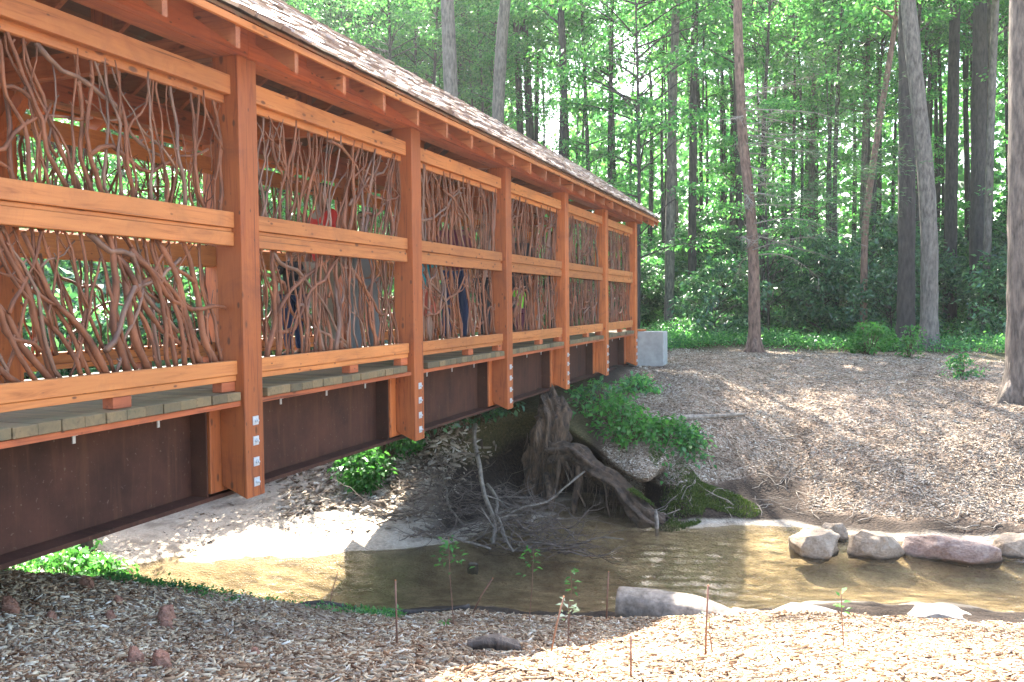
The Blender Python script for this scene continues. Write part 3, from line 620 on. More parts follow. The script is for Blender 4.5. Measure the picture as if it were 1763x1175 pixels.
# concrete abutment at the far end
ab = W(); m_ = MB(); m_.box(-2.75, .50, 17.10, 17.55, -1.6, .045)
o = m_.build('concrete_abutment', CONC, bevel=.012); tag(o, 'pale grey concrete abutment block at the far end of the covered bridge', 'abutment')
m_ = MB(); m_.box(-2.2, .1, 17.12, 17.42, .049, .085); o = m_.build('approach_board', RAILM, bevel=.004)
tag(o, 'light new timber board lying on top of the concrete abutment', 'board')

# ------------------------------------------------------------------ foliage tools
def leaf_mesh(C, D, L, Wd, rng, up=.6, curl=.18):
    """diamond leaves folded along the midrib: C centres (n,3), D outward direction (n,3)"""
    n = len(C); D = D+rng.normal(0, .45, (n, 3)); D /= np.linalg.norm(D, axis=1, keepdims=True)+1e-9
    nr_ = rng.normal(0, 1, (n, 3))*(1-up)+np.array([0, 0, up]); s = np.cross(D, nr_); s /= np.linalg.norm(s, axis=1, keepdims=True)+1e-9
    u = np.cross(s, D); l = (L*rng.uniform(.65, 1.25, n))[:, None]; w = l*Wd
    b_ = C; t = C+D*l-u*l*curl; a = C+D*l*.45+s*w*.5+u*l*.10; c = C+D*l*.45-s*w*.5+u*l*.10
    V = np.stack([b_, a, t, c], 1).reshape(-1, 3); F_ = np.arange(n*4).reshape(-1, 4)
    return V, F_
def crown_points(rng, H, z0, z1, R, nb, per, flat=.28, spread=.9, top=1.0, droop=0.0):
    """spray centres spread through the crown's volume; returns leaves, directions, and limb paths"""
    Cs, Ds, limbs = [], [], []
    for k in range(nb):
        f = rng.random()**.85; z = z0+(z1-z0)*f
        prof = (math.sin(PI*min(.18+.82*f, .97)))**.6 if top else 1-f*.8
        rr = R*prof*math.sqrt(rng.uniform(.12, 1)); an = rng.uniform(0, 2*PI)
        c = np.array([rr*math.cos(an), rr*math.sin(an), z-droop*rr])
        zb = max(z-rr*rng.uniform(.25, .7), z0*.7); limbs.append(((0, 0, zb), (c[0]*.55, c[1]*.55, zb+(c[2]-zb)*.7), tuple(c)))
        m_ = int(per*rng.uniform(.5, 1.5)); sz = spread*rng.uniform(.6, 1.3)
        q = rng.normal(0, 1, (m_, 3)); q /= np.linalg.norm(q, axis=1, keepdims=True); q *= rng.random((m_, 1))**.45*sz
        q[:, 2] *= flat; q[:, 2] -= .12*np.hypot(q[:, 0], q[:, 1])
        Cs.append(c+q); d = q.copy(); d[:, 2] -= .12; d += np.array([math.cos(an), math.sin(an), 0])*.25; Ds.append(d)
    return np.concatenate(Cs), np.concatenate(Ds), limbs
def make_tree(name, seed, H, r0, z0, z1, R, nb, per, L, bark, leaf, flat=.28, spread=.9, Wd=.62, lean=.3, top=1.0, droop=0.0, up=.6, limb_r=.028):
    rng = np.random.default_rng(seed); rg = random.Random(seed)
    root = empty(name); mb = MB(); n = 12; ph = rg.uniform(0, 6)
    path = [Vector((lean*math.sin(ph+k*.35)*k/n*.9, lean*math.cos(ph*2+k*.3)*k/n*.9, H*k/n-.3)) for k in range(n+1)]
    mb.tube(path, [r0*(1.22 if k == 0 else 1-.8*k/n) for k in range(n+1)], 9, True, .06, rg)
    C_s, D_s, limbs = crown_points(rng, H, z0, z1, R, nb, per, flat, spread, top, droop)
    def at(z):
        f = min(max((z+.3)/H*n, 0), n-.001); k = int(f); return path[k].lerp(path[k+1], f-k)
    for a, b_, c in limbs:
        o_ = at(a[2]); mb.tube([o_, o_+Vector((b_[0], b_[1], b_[2]-a[2])), o_+Vector((c[0], c[1], c[2]-a[2]))], [limb_r, limb_r*.6, limb_r*.2], 4, False)
    off = np.array([list(at(z).to_tuple()[:2])+[0] for z in C_s[:, 2]]); 
    mb.build('trunk', bark, root, smooth=True)
    V, F_ = leaf_mesh(C_s+off, D_s, L, Wd, rng, up); link_mesh('crown', V, F_, leaf, root)
    return root
def copy_tree(o, loc, rz, s, label=None, group=None, name=None):
    c = o.copy(); col.objects.link(c); c.location = loc; c.rotation_euler = (0, 0, rz); c.scale = (s, s, s)
    for ch in o.children:
        d = ch.copy(); d.parent = c; col.objects.link(d)
    if label: c['label'] = label
    if group: c['group'] = group
    return c
def polar(px_az, dist):                                 # compass azimuth in degrees from +Y (left negative), distance from the viewpoint
    a = math.radians(px_az); return CAMP.x+dist*math.sin(a), dist*math.cos(a)

# prototypes
protoA = [make_tree('forest_tree', 11, 17, .16, 6.5, 17.5, 2.9, 54, 130, .145, BARKD, LEAFC, .3, 1.0),
          make_tree('forest_tree', 12, 19, .20, 8.5, 19.5, 3.0, 50, 130, .15, BARKL, LEAFC, .3, 1.05),
          make_tree('forest_tree', 13, 15, .11, 5, 15.5, 2.5, 48, 125, .14, BARKD, LEAFC, .25, .95),
          make_tree('forest_tree', 16, 18, .15, 10, 18.5, 2.6, 38, 130, .145, BARKD, LEAFC, .3, 1.0),
          make_tree('forest_tree', 17, 16, .085, 9, 16.5, 1.8, 24, 110, .14, BARKD, LEAFC, .3, .85),
          make_tree('forest_tree', 18, 17, .13, 11, 17.5, 2.2, 28, 120, .14, BARKD, LEAFC, .3, .9)]
protoU = [make_tree('understory_tree', 21, 9, .06, 1.6, 9.2, 2.6, 46, 120, .13, BARKD, LEAFU, .16, .85, up=.85),
          make_tree('understory_tree', 22, 7, .045, 1.0, 7.2, 2.2, 40, 120, .12, BARKL, LEAFU, .16, .8, up=.85),
          make_tree('understory_tree', 23, 11.5, .07, 2.2, 11.8, 2.6, 54, 115, .14, BARKD, LEAFC, .18, .9, up=.8)]
protoS = [make_tree('laurel_shrub', 31, 2.0, .03, .25, 2.5, 1.5, 56, 70, .16, BARKD, LEAFR, .6, .42, Wd=.38, up=.3, limb_r=.015),
          make_tree('laurel_shrub', 32, 2.8, .035, .3, 3.2, 1.5, 64, 70, .17, BARKD, LEAFR, .55, .45, Wd=.38, up=.3, limb_r=.015)]
rg = random.Random(77)
used = {}
def put(proto, x, y, s, label, group, cat='tree', dz=0):
    loc = (x, y, gz(x, y)-.05+dz); rz = rg.uniform(0, 6.28)
    if id(proto) not in used:
        used[id(proto)] = 1; proto.location = loc; proto.rotation_euler = (0, 0, rz); proto.scale = (s, s, s)
        tag(proto, label, cat, group); return proto
    c = copy_tree(proto, loc, rz, s, label, group); c['category'] = cat; return c
STAND = [(6.13, 14.8), (5.66, 21.9), (5.25, 22.6), (4.5, 23.6), (1.8, 20.9), (-.86, 26.0), (-5.55, 21.0), (-5.2, 22.8), (-6.4, 29.0), (-5.9, 28.6), (-3.78, 25.4), (-2.9, 27.0), (-.4, 27.4), (.9, 29.0), (7.02, 29.6), (7.6, 28.4), (8.3, 31.4)]
def clear_of(x, y):
    a = math.atan2(x-CAMP.x, y); d = math.hypot(x-CAMP.x, y)
    for p, q in STAND:                                  # the trunks that stand out in the photograph stay in view
        if abs(a-math.atan2(p-CAMP.x, q)) < .022 and d < math.hypot(p-CAMP.x, q)+1: return True
    return (-4.2 < x < 1.6 and y < 20.5)
GA = 'tall forest trees with high crowns'; GU = 'young leafy trees under the forest canopy'; GS = 'laurel shrubs at the forest edge'
pts = []
ZA = [(-90, -34, 'beyond the left bay of railing'), (-34, -27, 'seen above the roof at upper left'), (-27, -19, 'behind the middle of the roof'), (-19, -11.5, 'over the far end of the roof'),
      (-11.5, -7.5, 'just right of the roof end'), (-7.5, -3.5, 'left of the crooked pine'), (-3.5, 0, 'right of the crooked pine'), (0, 4.5, 'between pine and curved grey tree'), (4.5, 9, 'around the curved grey tree'), (9, 90, 'near the right edge trunk')]
def where(az, d, r1=30, r2=40):
    z = [t for a, b_, t in ZA if a <= az < b_][0]; return ('front row, ' if d < r1 else 'second row, ' if d < r2 else 'far back, ')+z
KA = ['dark leafy tree', 'brown barked leafy tree', 'small dark leafy tree', 'high crowned dark tree', 'thin dark pole of a tree', 'bare stemmed dark tree']
KU = ['tall loose young tree', 'short young tree', 'largest layered young tree']; KS = ['low laurel bush', 'tall laurel bush']
def far_enough(x, y, d):
    for a, b_ in pts:
        if (a-x)**2+(b_-y)**2 < d*d: return False
    pts.append((x, y)); return True
# forest ahead, across the creek
n_ = 0; tries = 0
while n_ < 215 and tries < 4000:
    tries += 1; az = rg.uniform(-62, 22) if rg.random() < .72 else rg.uniform(-50, -20); d = 23.5+34*rg.random()**.9
    if az < -19: d = max(d, 28)
    x, y = polar(az, d)
    if clear_of(x, y) or not far_enough(x, y, 1.5): continue
    if -19.5 < az < -10 and rg.random() < .72: continue
    if az > -8 and d < 27: continue          # thinner where the sky shows above the roof
    pr = rg.choice(protoA+protoA[4:]*2); put(pr, x, y, min(rg.uniform(.9, 1.2), (.37*d+rg.uniform(.3, 2.5))/17), KA[protoA.index(pr)]+', '+where(az, d), GA); n_ += 1
n_ = 0; tries = 0
while n_ < 62 and tries < 3000:                         # a second set of slim dark stems across the view
    tries += 1; az = rg.uniform(-36, 13); d = rg.uniform(26 if az > -19 else 30, 44); x, y = polar(az, d)
    if clear_of(x, y) or not far_enough(x, y, .9): continue
    pr = rg.choice(protoA[4:]); put(pr, x, y, (.38*d+rg.uniform(.5, 3))/17, KA[protoA.index(pr)]+', '+where(az, d), GA); n_ += 1
n_ = 0; tries = 0
while n_ < 60 and tries < 4000:
    tries += 1; az = rg.uniform(-60, 18); d = rg.uniform(22.5, 40)
    if az < -24: d = rg.uniform(19, 36)
    x, y = polar(az, d)
    if clear_of(x, y) or x > -4.5 and y < 22.5 or not far_enough(x, y, 1.5): continue
    pr = rg.choice(protoU if az > -20 else protoU[:2]); put(pr, x, y, rg.uniform(.55, 1.05 if az > -20 else .9), KU[protoU.index(pr)]+', '+where(az, d, 27, 34), GU); n_ += 1
n_ = 0; tries = 0
while n_ < 96 and tries < 4000:
    tries += 1; az = rg.uniform(-60, 16) if rg.random() < .7 else rg.uniform(-62, -24); d = rg.uniform(23.5, 38)
    if az < -24: d = rg.uniform(12.0, 21)
    x, y = polar(az, d)
    if clear_of(x, y) or x > -4.5 and y < 23.0 or not far_enough(x, y, 1.0): continue
    pr = rg.choice(protoS[:2]); put(pr, x, y, rg.uniform(.45, 1.2), KS[protoS.index(pr)]+', '+where(az, d, 26, 32), GS, 'shrub'); n_ += 1
# distant woods: the mass of leaves beyond the last trees one can tell apart
rng = np.random.default_rng(99)
n = 115000; az = np.radians(rng.uniform(-80, 45, n)); d = rng.uniform(56, 82, n); h = rng.random(n)**1.35*27
cl = np.sin(az*70)*.5+np.sin(az*31+2)*.5; h *= (.78+.22*cl)*np.where((np.degrees(az) > -19) & (np.degrees(az) < -10), .66, 1)
Cc = np.stack([CAMP.x+d*np.sin(az), d*np.cos(az), h+.5], 1); Dd_ = rng.normal(0, 1, (n, 3))
V, F_ = leaf_mesh(Cc, Dd_, .62, .7, rng, .4)
tag(link_mesh('distant_woods', V, F_, LEAFC), 'green mass of far woods seen between the trunks', 'woods', kind='stuff')

# ---- the trunks that stand out at the edge of the clearing
def edge_tree(name, base, pts_, radii, bark, label, crown=None, cat='tree', flare=1.0, seed=1):
    root = empty(name, base); rg2 = random.Random(seed); mb = MB()
    P_ = catmull(np.array([(0, 0, -.4)]+list(pts_)), 6); k = len(P_)
    rad = np.interp(np.linspace(0, 1, k), np.linspace(0, 1, len(radii)), radii)
    for q in range(k):
        z = P_[q][2]; rad[q] *= 1+flare*.55*math.exp(-max(z, 0)/.28)
    mb.tube([Vector(p) for p in P_], list(rad), 14, True, .05, rg2)
    for q in range(5 if flare > .6 else 0):             # root flare
        a = q*1.256+rg2.uniform(-.3, .3); r = radii[0]
        mb.tube([(math.cos(a)*r*.5, math.sin(a)*r*.5, .42), (math.cos(a)*r*1.15, math.sin(a)*r*1.15, .10), (math.cos(a)*r*2.1, math.sin(a)*r*2.1, -.10)], [r*.42, r*.38, r*.16], 7)
    mb.build('trunk', bark, root, smooth=True)
    if crown:
        z0, z1, R, nb, per, Lf, mat, fl, spd = crown
        rn = np.random.default_rng(seed); C_s, D_s, limbs = crown_points(rn, z1, z0, z1, R, nb, per, fl, spd)
        zs = P_[:, 2]; off = np.stack([np.interp(C_s[:, 2], zs, P_[:, 0]), np.interp(C_s[:, 2], zs, P_[:, 1]), np.zeros(len(C_s))], 1)
        V, F_ = leaf_mesh(C_s+off, D_s, Lf, .6, rn); link_mesh('crown', V, F_, mat, root)
        lb = MB()
        for a, b_, c in limbs:
            o_ = Vector((np.interp(a[2], zs, P_[:, 0]), np.interp(a[2], zs, P_[:, 1]), 0))
            lb.tube([o_+Vector(a), o_+Vector(b_), o_+Vector(c)], [.035, .02, .006], 4, False)
        lb.build('limbs', bark, root, smooth=True)
    tag(root, label, cat); return root
CR = lambda z0, z1, R=2.6, nb=26: (z0, z1, R, nb, 130, .15, LEAFC, .35, 1.1)
edge_tree('tree', (6.22, 14.75, gz(6.22, 14.75)), [(0, 0, 1), (-.02, 0, 3), (-.05, 0, 7), (.0, 0, 10), (.1, .1, 14)], [.235, .225, .22, .19, .15, .06], BARKL, 'thickest tree trunk, greyish brown, standing at the right edge of the clearing', CR(9, 14, 2.6, 20), seed=41)
edge_tree('tree', (5.66, 21.9, gz(5.66, 21.9)), [(.02, 0, .8), (.0, 0, 2.6), (-.12, 0, 4.4), (-.42, 0, 7.2), (-.65, .1, 10), (-.75, .2, 14)], [.20, .185, .18, .175, .165, .14, .05], BARKG, 'curved grey brown tree with a mossy foot leaning left beside the straight dark trunk', CR(9, 14, 2.4, 20), seed=42)
edge_tree('tree', (5.25, 22.6, gz(5.25, 22.6)), [(0, 0, 1), (0, 0, 3), (-.02, 0, 6), (-.1, 0, 10), (-.1, 0, 14)], [.205, .195, .19, .18, .16, .05], BARKD, 'straight dark barked tree just left of the curved grey trunk', CR(9, 14, 2.4, 20), seed=43)
edge_tree('sapling_tree', (4.35, 23.6, gz(4.35, 23.6)), [(.02, 0, 1), (.05, 0, 3), (.35, 0, 5.5), (.7, 0, 8), (.85, 0, 11)], [.10, .085, .08, .075, .06, .02], BARKP, 'slender brown trunk leaning right, standing left of the straight dark tree', CR(8, 11, 1.6, 14), flare=.3, seed=44)
pine = edge_tree('pine_tree', (1.93, 20.9, gz(1.93, 20.9)), [(.0, 0, .6), (-.02, 0, 2), (-.10, 0, 3.4), (-.28, 0, 5.2), (-.38, 0, 8), (-.35, 0, 11), (-.3, 0, 14)], [.145, .13, .125, .12, .11, .10, .08, .03], BARKP, 'reddish brown crooked pine with bare dead side branches, alone at the middle of the clearing', None, flare=.7, seed=45)
# dead whorls of the pine, fine twigs sweeping right
rg2 = random.Random(51); tw = MB()
for k in range(34):
    z = rg2.choice((2.3, 2.7, 3.6, 4.3, 5.0, 5.8))+rg2.uniform(-.35, .35); an = rg2.uniform(-1.3, 1.3) if rg2.random() < .78 else rg2.uniform(0, 6.28); ln = rg2.uniform(.5, 2.6)
    if abs(an) > 1.3: ln *= .45
    p = Vector((-.12-.03*z, 0, z)); d = Vector((math.cos(an), math.sin(an)*.8, rg2.uniform(-.06, .16))); path = [p]
    for q in range(7):
        d = d+Vector((rg2.uniform(-.22, .22), rg2.uniform(-.22, .22), rg2.uniform(-.20, .12))); d.normalize(); path.append(path[-1]+d*ln/7)
    tw.tube(path, [.014*(1-.85*q/7)+.002 for q in range(8)], 4, False)
    for q in range(2, 8):
        for s in range(4):
            dd = (d+Vector((rg2.uniform(-.8, .8), rg2.uniform(-.9, .9), rg2.uniform(-.5, .35)))).normalized()*rg2.uniform(.12, .42)
            m2 = path[q]+dd*.5+Vector((0, 0, -.02)); tw.tube([path[q], m2, path[q]+dd], [.0045, .0035, .002], 3, False)
tw.build('dead_branches', DEADW, pine)
rn = np.random.default_rng(8); C_s, D_s, _l = crown_points(rn, 14, 8.5, 14, 1.8, 24, 120, .4, .8)
V, F_ = leaf_mesh(C_s, D_s, .15, .16, rn, .3); link_mesh('crown', V, F_, NEEDLE, pine)
# soft grey-green needle sprays low on the pine
C_s, D_s = [], []
for k in range(44):
    z = rn.uniform(2.6, 6.6); a = rn.uniform(-.9, .7); r = rn.uniform(1.0, 3.0); q = rn.normal(0, 1, (90, 3))*np.array([.42, .42, .07])
    C_s.append(np.array([math.cos(a)*r-.2, math.sin(a)*r, z])+q); D_s.append(q+np.array([.6, 0, -.1]))
V, F_ = leaf_mesh(np.concatenate(C_s), np.concatenate(D_s), .14, .13, rn, .3); link_mesh('needle_sprays', V, F_, NEEDLE, pine)
mids = [(-.86, 26.0, .15, 24, BARKG, 'slim pale grey trunk rising just right of the bridge roof end', 'tree'),
        (-5.55, 21.0, .22, 24, BARKG, 'pale grey trunk on the left behind the roof, thickest of those over the roof', 'tree'),
        (-5.2, 22.8, .20, 25, BARKG, 'leaning pale trunk behind the roof, second from the left over the shakes', 'tree'),
        (-6.4, 29.0, .15, 22, BARKD, 'dark trunk of the close pair seen against bright sky, left one', 'tree'),
        (-5.9, 28.6, .16, 22, BARKD, 'dark trunk of the close pair seen against bright sky, right one', 'tree'),
        (-3.78, 25.4, .14, 24, BARKD, 'straight dark grey trunk above the far end of the roof', 'tree'),
        (-2.9, 27.0, .09, 20, BARKD, 'thin dark trunk just right of the straight grey one above the roof', 'tree'),
        (-.4, 27.4, .14, 22, BARKD, 'dark trunk between the slim grey trunk and the pine', 'tree'),
        (.9, 29.0, .12, 22, BARKD, 'thin dark trunk close left of the reddish pine', 'tree'),
        (7.02, 29.6, .20, 24, BARKD, 'dark trunk right of the curved grey tree, deep in shade', 'tree'),
        (7.6, 28.4, .24, 25, BARKD, 'broad dark trunk behind, between curved tree and right edge trunk', 'tree'),
        (8.3, 31.4, .17, 24, BARKL, 'narrow brown trunk behind, nearest to the thick right edge trunk', 'tree'),
        (7.3, 25.0, .10, 20, BARKG, 'thin grey trunk with yellow stained foot in the right shade', 'tree')]
for k, (x, y, r, H, bk, lb, ct) in enumerate(mids):
    rr_ = random.Random(600+k); sx_ = rr_.uniform(-.5, .5) if k != 2 else .9
    edge_tree('tree', (x, y, gz(x, y)), [(0, 0, 1), (sx_*.1, 0, 4), (sx_*.35, 0, 8), (sx_*.8, 0, 12), (sx_, 0, H*.66)], [r, r*.95, r*.9, r*.8, r*.6, r*.2], bk, lb, CR(H*.40, H*.66, 2.2, 20), flare=.4, seed=60+k)

# ------------------------------------------------------------------ shrubs, ferns and moss on the banks
def near_shrub(name, loc, h, R, nb, per, L, leaf, label, group=None, seed=1, Wd=.55, flat=.5, cat='shrub', spread=.2, droop=0.0, slope=None):
    rn = np.random.default_rng(seed); root = empty(name, loc); C_s, D_s, limbs = crown_points(rn, h, h*.08, h, R, nb, per, flat, spread, 1.0, droop)
    if slope is not None:                               # follow the ground under the plant
        for q in range(len(C_s)): C_s[q, 2] += (gz(loc[0]+C_s[q, 0], loc[1]+C_s[q, 1])-loc[2])*.85
    V, F_ = leaf_mesh(C_s, D_s, L, Wd, rn, .7); link_mesh('leaves', V, F_, leaf, root); mb = MB()
    for a, b_, c in limbs:
        dz = (gz(loc[0]+c[0], loc[1]+c[1])-loc[2])*.85 if slope else 0
        mb.tube([(c[0]*.15, c[1]*.15, -.05), (c[0]*.5, c[1]*.5, c[2]*.55+dz*.5), (c[0], c[1], c[2]+dz)], [.008, .006, .002], 4, False)
    mb.build('stems', ROOTM, root); tag(root, label, cat, group); return root
def G3(x, y, dz=0): return (x, y, gz(x, y)+dz)
sh = [((.35, 12.55), .55, .42, 'leafy green shrub hanging from the bank edge directly under the last bridge posts', 201, LEAFU),
      ((.75, 12.0), .55, .50, 'green shrub with small leaves on the bank above the broken stump', 202, LEAFS),
      ((1.0, 11.6), .45, .40, 'low green shrub over the fallen root, between stump and mossy bank', 203, LEAFS),
      ((1.42, 11.75), .40, .32, 'right hand end of the green shrubs on the far bank, above the moss', 204, LEAFS),
      ((.72, 13.4), .35, .30, 'small fern tuft at the top of the far bank beside the bridge', 205, LEAFU),
      ((1.72, 11.85), .28, .24, 'small loose shrub at the right end of the bank greenery, below the curved fallen branch', 206, LEAFU)]
for (x, y), h, R, lb, sd, lf in sh: near_shrub('leafy_shrub', G3(x, y), h*.72, R*1.0, 34, 13, .085, lf, lb, 'green shrubs on the far bank beside the bridge', sd, flat=.45, spread=.21, slope=True)
iv = [((-2.35, 10.9), .75, .5, 'sunlit yellow green shrub behind the sandbar, left of the dark brush', 211), ((-1.75, 11.2), .9, .55, 'dark glossy leaves under the bridge beyond the sandbar', 212),
      ((-1.1, 11.6), .9, .6, 'dark leafy bush in the shade under the bridge, close left of the brush pile', 213), ((-2.2, 10.0), .5, .32, 'small bright plant growing from the mud at the edge of the sandbar', 214)]
for (x, y), h, R, lb, sd in iv: near_shrub('leafy_shrub', G3(x, y), h, R, 44, 34, .085, LEAFS if sd in (211, 214) else LEAFR, lb, 'bushes beyond the sandbar under the bridge', sd, flat=.5, spread=.22)
for k, (x, y) in enumerate([(-3.9, 6.1), (-3.3, 6.5), (-4.4, 7.3), (-3.0, 6.0)]):
    near_shrub('leafy_shrub', G3(x, y), .38, .42, 30, 26, .075, LEAFS, ['low bright weed clump under the girder at far left', 'low bright weeds beside the dark stump under the girder at left', 'bright weeds furthest back at left under the bridge', 'small weeds at the near water edge right of the dark stump under the girder'][k], 'weeds on the left creek bank', 230+k, flat=.35)
# dark stump standing under the girder at left
mb = MB(); rs = random.Random(4); mb.tube([(0, 0, -.2), (0, .02, .1), (.02, 0, .45), (.03, 0, .8)], [.13, .11, .10, .085], 10, True, .12, rs)
o = mb.build('tree_stump', BARKD, smooth=True); o.location = G3(-3.55, 6.75); tag(o, 'dark thin stump under the girder at far left with ivy round it', 'stump')
# moss cushion on the far bank and on the root
def moss_patch(name, rngseed, cx, cy, rx, ry, n, label, zf=None):
    rn = np.random.default_rng(rngseed); a = rn.uniform(0, 2*PI, n); r = np.sqrt(rn.random(n))*(.75+.35*np.sin(a*3+rngseed)); x = cx+np.cos(a)*r*rx; y = cy+np.sin(a)*r*ry
    z = np.array([(zf or gz)(p, q) for p, q in zip(x, y)]); C_ = np.stack([x, y, z+.002], 1); D_ = rn.normal(0, .5, (n, 3))+np.array([0, 0, 1.1])
    V, F_ = leaf_mesh(C_, D_, .032, .35, rn, .1); o = link_mesh(name, V, F_, MOSSL); tag(o, label, 'moss', kind='stuff')
MOSSL = leafmat('moss_blade', (.03, .055, .012), (.055, .085, .018), (.10, .12, .03), .25, .15)
moss_patch('moss', 1, 1.90, 11.05, .75, .6, 15000, 'green moss mat on the foot of the far bank at the waterline')
# green ground cover at the lip of the near bank
rn = np.random.default_rng(3); P, Q = sample_ground(rn, 2600, 2.75, 3.35, 2.9, 5.6)
k = (np.sin(P[:, 0]*5)+rn.normal(0, .8, len(P))) > .1; P = P[k]; C_ = np.repeat(P, 5, 0)+rn.normal(0, .02, (len(P)*5, 3)); D_ = rn.normal(0, 1, (len(C_), 3))+np.array([0, 0, .5])
V, F_ = leaf_mesh(C_, D_, .032, .5, rn, .6); tag(link_mesh('ground_cover', V, F_, LEAFU), 'low dark green creeping plants along the lip of the near bank', 'ground cover', kind='stuff')
# undergrowth along the forest edge
rn = np.random.default_rng(4); P, Q = sample_ground(rn, 4200, 12.95, 13.9, 9.3, 15.2); P2, Q2 = sample_ground(rn, 2600, 12.0, 13.9, 2.0, 9.0)
k2 = ~((P2[:, 0] > -3.0) & (P2[:, 0] < 1.2) & (P2[:, 1] < 19.5)); P = np.concatenate([P, P2[k2]])
C_ = np.repeat(P, 22, 0)+rn.normal(0, 1, (len(P)*22, 3))*np.array([.16, .16, .10])+np.array([0, 0, .12]); D_ = rn.normal(0, 1, (len(C_), 3))
V, F_ = leaf_mesh(C_, D_, .075, .5, rn, .7); tag(link_mesh('undergrowth', V, F_, LEAFU), 'knee high green weeds carpeting the ground where the forest begins', 'undergrowth', kind='stuff')
near_shrub('leafy_shrub', G3(4.35, 20.4), .75, .45, 36, 30, .085, LEAFS, 'bright yellow green seedling bush at the foot of the slender brown tree', None, 251)
near_shrub('leafy_shrub', G3(5.1, 19.9), .7, .22, 16, 20, .08, LEAFS, 'small upright green seedling in the mulch left of the curved grey tree', None, 252)
near_shrub('leafy_shrub', G3(5.6, 16.2), .35, .3, 20, 20, .07, LEAFU, 'low pale weed beside the foot of the thickest tree trunk', None, 253)

# ------------------------------------------------------------------ stump, roots and driftwood under the bridge end
root = empty('broken_stump', (-.15, 11.3, gz(-.15, 11.3))); bz = root.location.z; rs = random.Random(9)
def wood_mass(path, rad, seed, n=26, ridges=7, amp=.28, jag=0):
    """a ridged, twisted trunk of weathered wood"""
    mb = MB(); r2 = random.Random(seed); pp = catmull(np.array(path, float), 6); k = len(pp); rr = np.interp(np.linspace(0, 1, k), np.linspace(0, 1, len(rad)), rad)
    b = 0; up = Vector((.2, 1, .1))
    for i in range(k):
        t = (Vector(pp[min(i+1, k-1)])-Vector(pp[max(i-1, 0)])).normalized(); a = t.cross(up).normalized(); c = t.cross(a)
        for q in range(n):
            an = 2*PI*q/n; f = 1+amp*(.55*math.sin(an*ridges+i*.22+seed)+.45*math.sin(an*3-i*.15))+noise.noise(Vector((an*2, i*.35, seed)))*amp*1.2
            e = jag*max(0, (i-k+4)/3)*(r2.uniform(-1, 1)) if jag else 0
            v = Vector(pp[i])+a*math.cos(an)*rr[i]*f+c*math.sin(an)*rr[i]*f+t*e; mb.V.append(tuple(v))
    for i in range(k-1):
        for q in range(n): q2 = (q+1) % n; mb.F.append((i*n+q, i*n+q2, (i+1)*n+q2, (i+1)*n+q))
    mb.F.append(tuple(range(n))[::-1]); mb.F.append(tuple((k-1)*n+q for q in range(n))); return mb
def rel(x, y, z): return (x-root.location.x, y-root.location.y, z-root.location.z)
wood_mass([rel(-.30, 11.75, -2.15), rel(-.22, 11.6, -1.7), rel(-.12, 11.5, -1.25), rel(-.10, 11.6, -.95), rel(-.22, 11.75, -.70)], [.26, .21, .22, .19, .10], 3, 44, 11, .45, jag=.2).build('trunk', ROOTM, root, smooth=True)
wood_mass([rel(-.05, 11.5, -1.30), rel(.05, 11.55, -.95), rel(.0, 11.7, -.72)], [.15, .11, .05], 5, 18, 5, .3, .1).build('splinter', ROOTM, root, smooth=True)
wood_mass([rel(-.05, 11.4, -1.42), rel(.30, 11.3, -1.40), rel(.62, 11.08, -1.56), rel(.95, 10.98, -1.70), rel(1.22, 10.78, -1.95), rel(1.55, 10.68, -2.16)], [.15, .12, .11, .095, .11, .13], 6, 36, 7, .42, .07).build('root', LOGM, root, smooth=True)
for k, (a, b_, r0_, r1_) in enumerate([((.42, 11.1, -1.52), (.38, 10.95, -2.15), .055, .035), ((.12, 11.2, -1.48), (.06, 11.05, -2.12), .03, .02), ((.2, 11.2, -1.5), (.55, 10.9, -2.0), .02, .012), ((-.1, 11.3, -1.7), (.1, 10.9, -2.1), .05, .03), ((.75, 11.0, -1.6), (.9, 10.8, -2.1), .02, .01)]):
    mb = MB(); a, b_ = Vector(rel(*a)), Vector(rel(*b_)); mb.tube([a, a.lerp(b_, .35)+Vector((.015, 0, 0)), a.lerp(b_, .7)+Vector((-.01, 0, 0)), b_], [r0_, r0_*.9, r1_*1.3, r1_], 8, True, .15, rs); mb.build('root', ROOTM, root, smooth=True)
tag(root, 'broken brown stump with a root reaching down to the water beneath the last bridge posts', 'stump')
mb = MB(); r3 = random.Random(71)
for k in range(90):                                     # fine torn rootlets hanging into the hollow
    t = r3.random(); a = Vector(rel(-.35+1.75*t, 11.25-.45*t, -1.35-.55*t+r3.uniform(-.05, .25)*(1-t))); d = Vector((r3.uniform(-.12, .12), r3.uniform(-.15, .05), -r3.uniform(.12, .5)))
    mb.tube([a, a+d*.4+Vector((r3.uniform(-.04, .04), r3.uniform(-.03, .03), 0)), a+d], [r3.uniform(.003, .009), .003, .0015], 4, False)
o = mb.build('rootlets', ROOTM, root); o['kind'] = 'stuff'
def rootz(x, y): return -1.62-.62*(x-.80)+.13
moss_patch('moss', 2, 1.28, 10.76, .17, .09, 1300, 'bright moss tuft on the root end above the dark hollow', rootz)
# wet post standing by the root end
mb = MB(); mb.tube([(0, 0, -.2), (.005, 0, .1), (-.01, 0, .24)], [.022, .024, .018], 7, True, .12, rs); o = mb.build('wood_stub', DRIFT, smooth=True); o.location = (1.57, 10.35, -2.09); tag(o, 'short pale stub sticking out of the water at the end of the mossy root', 'stub')

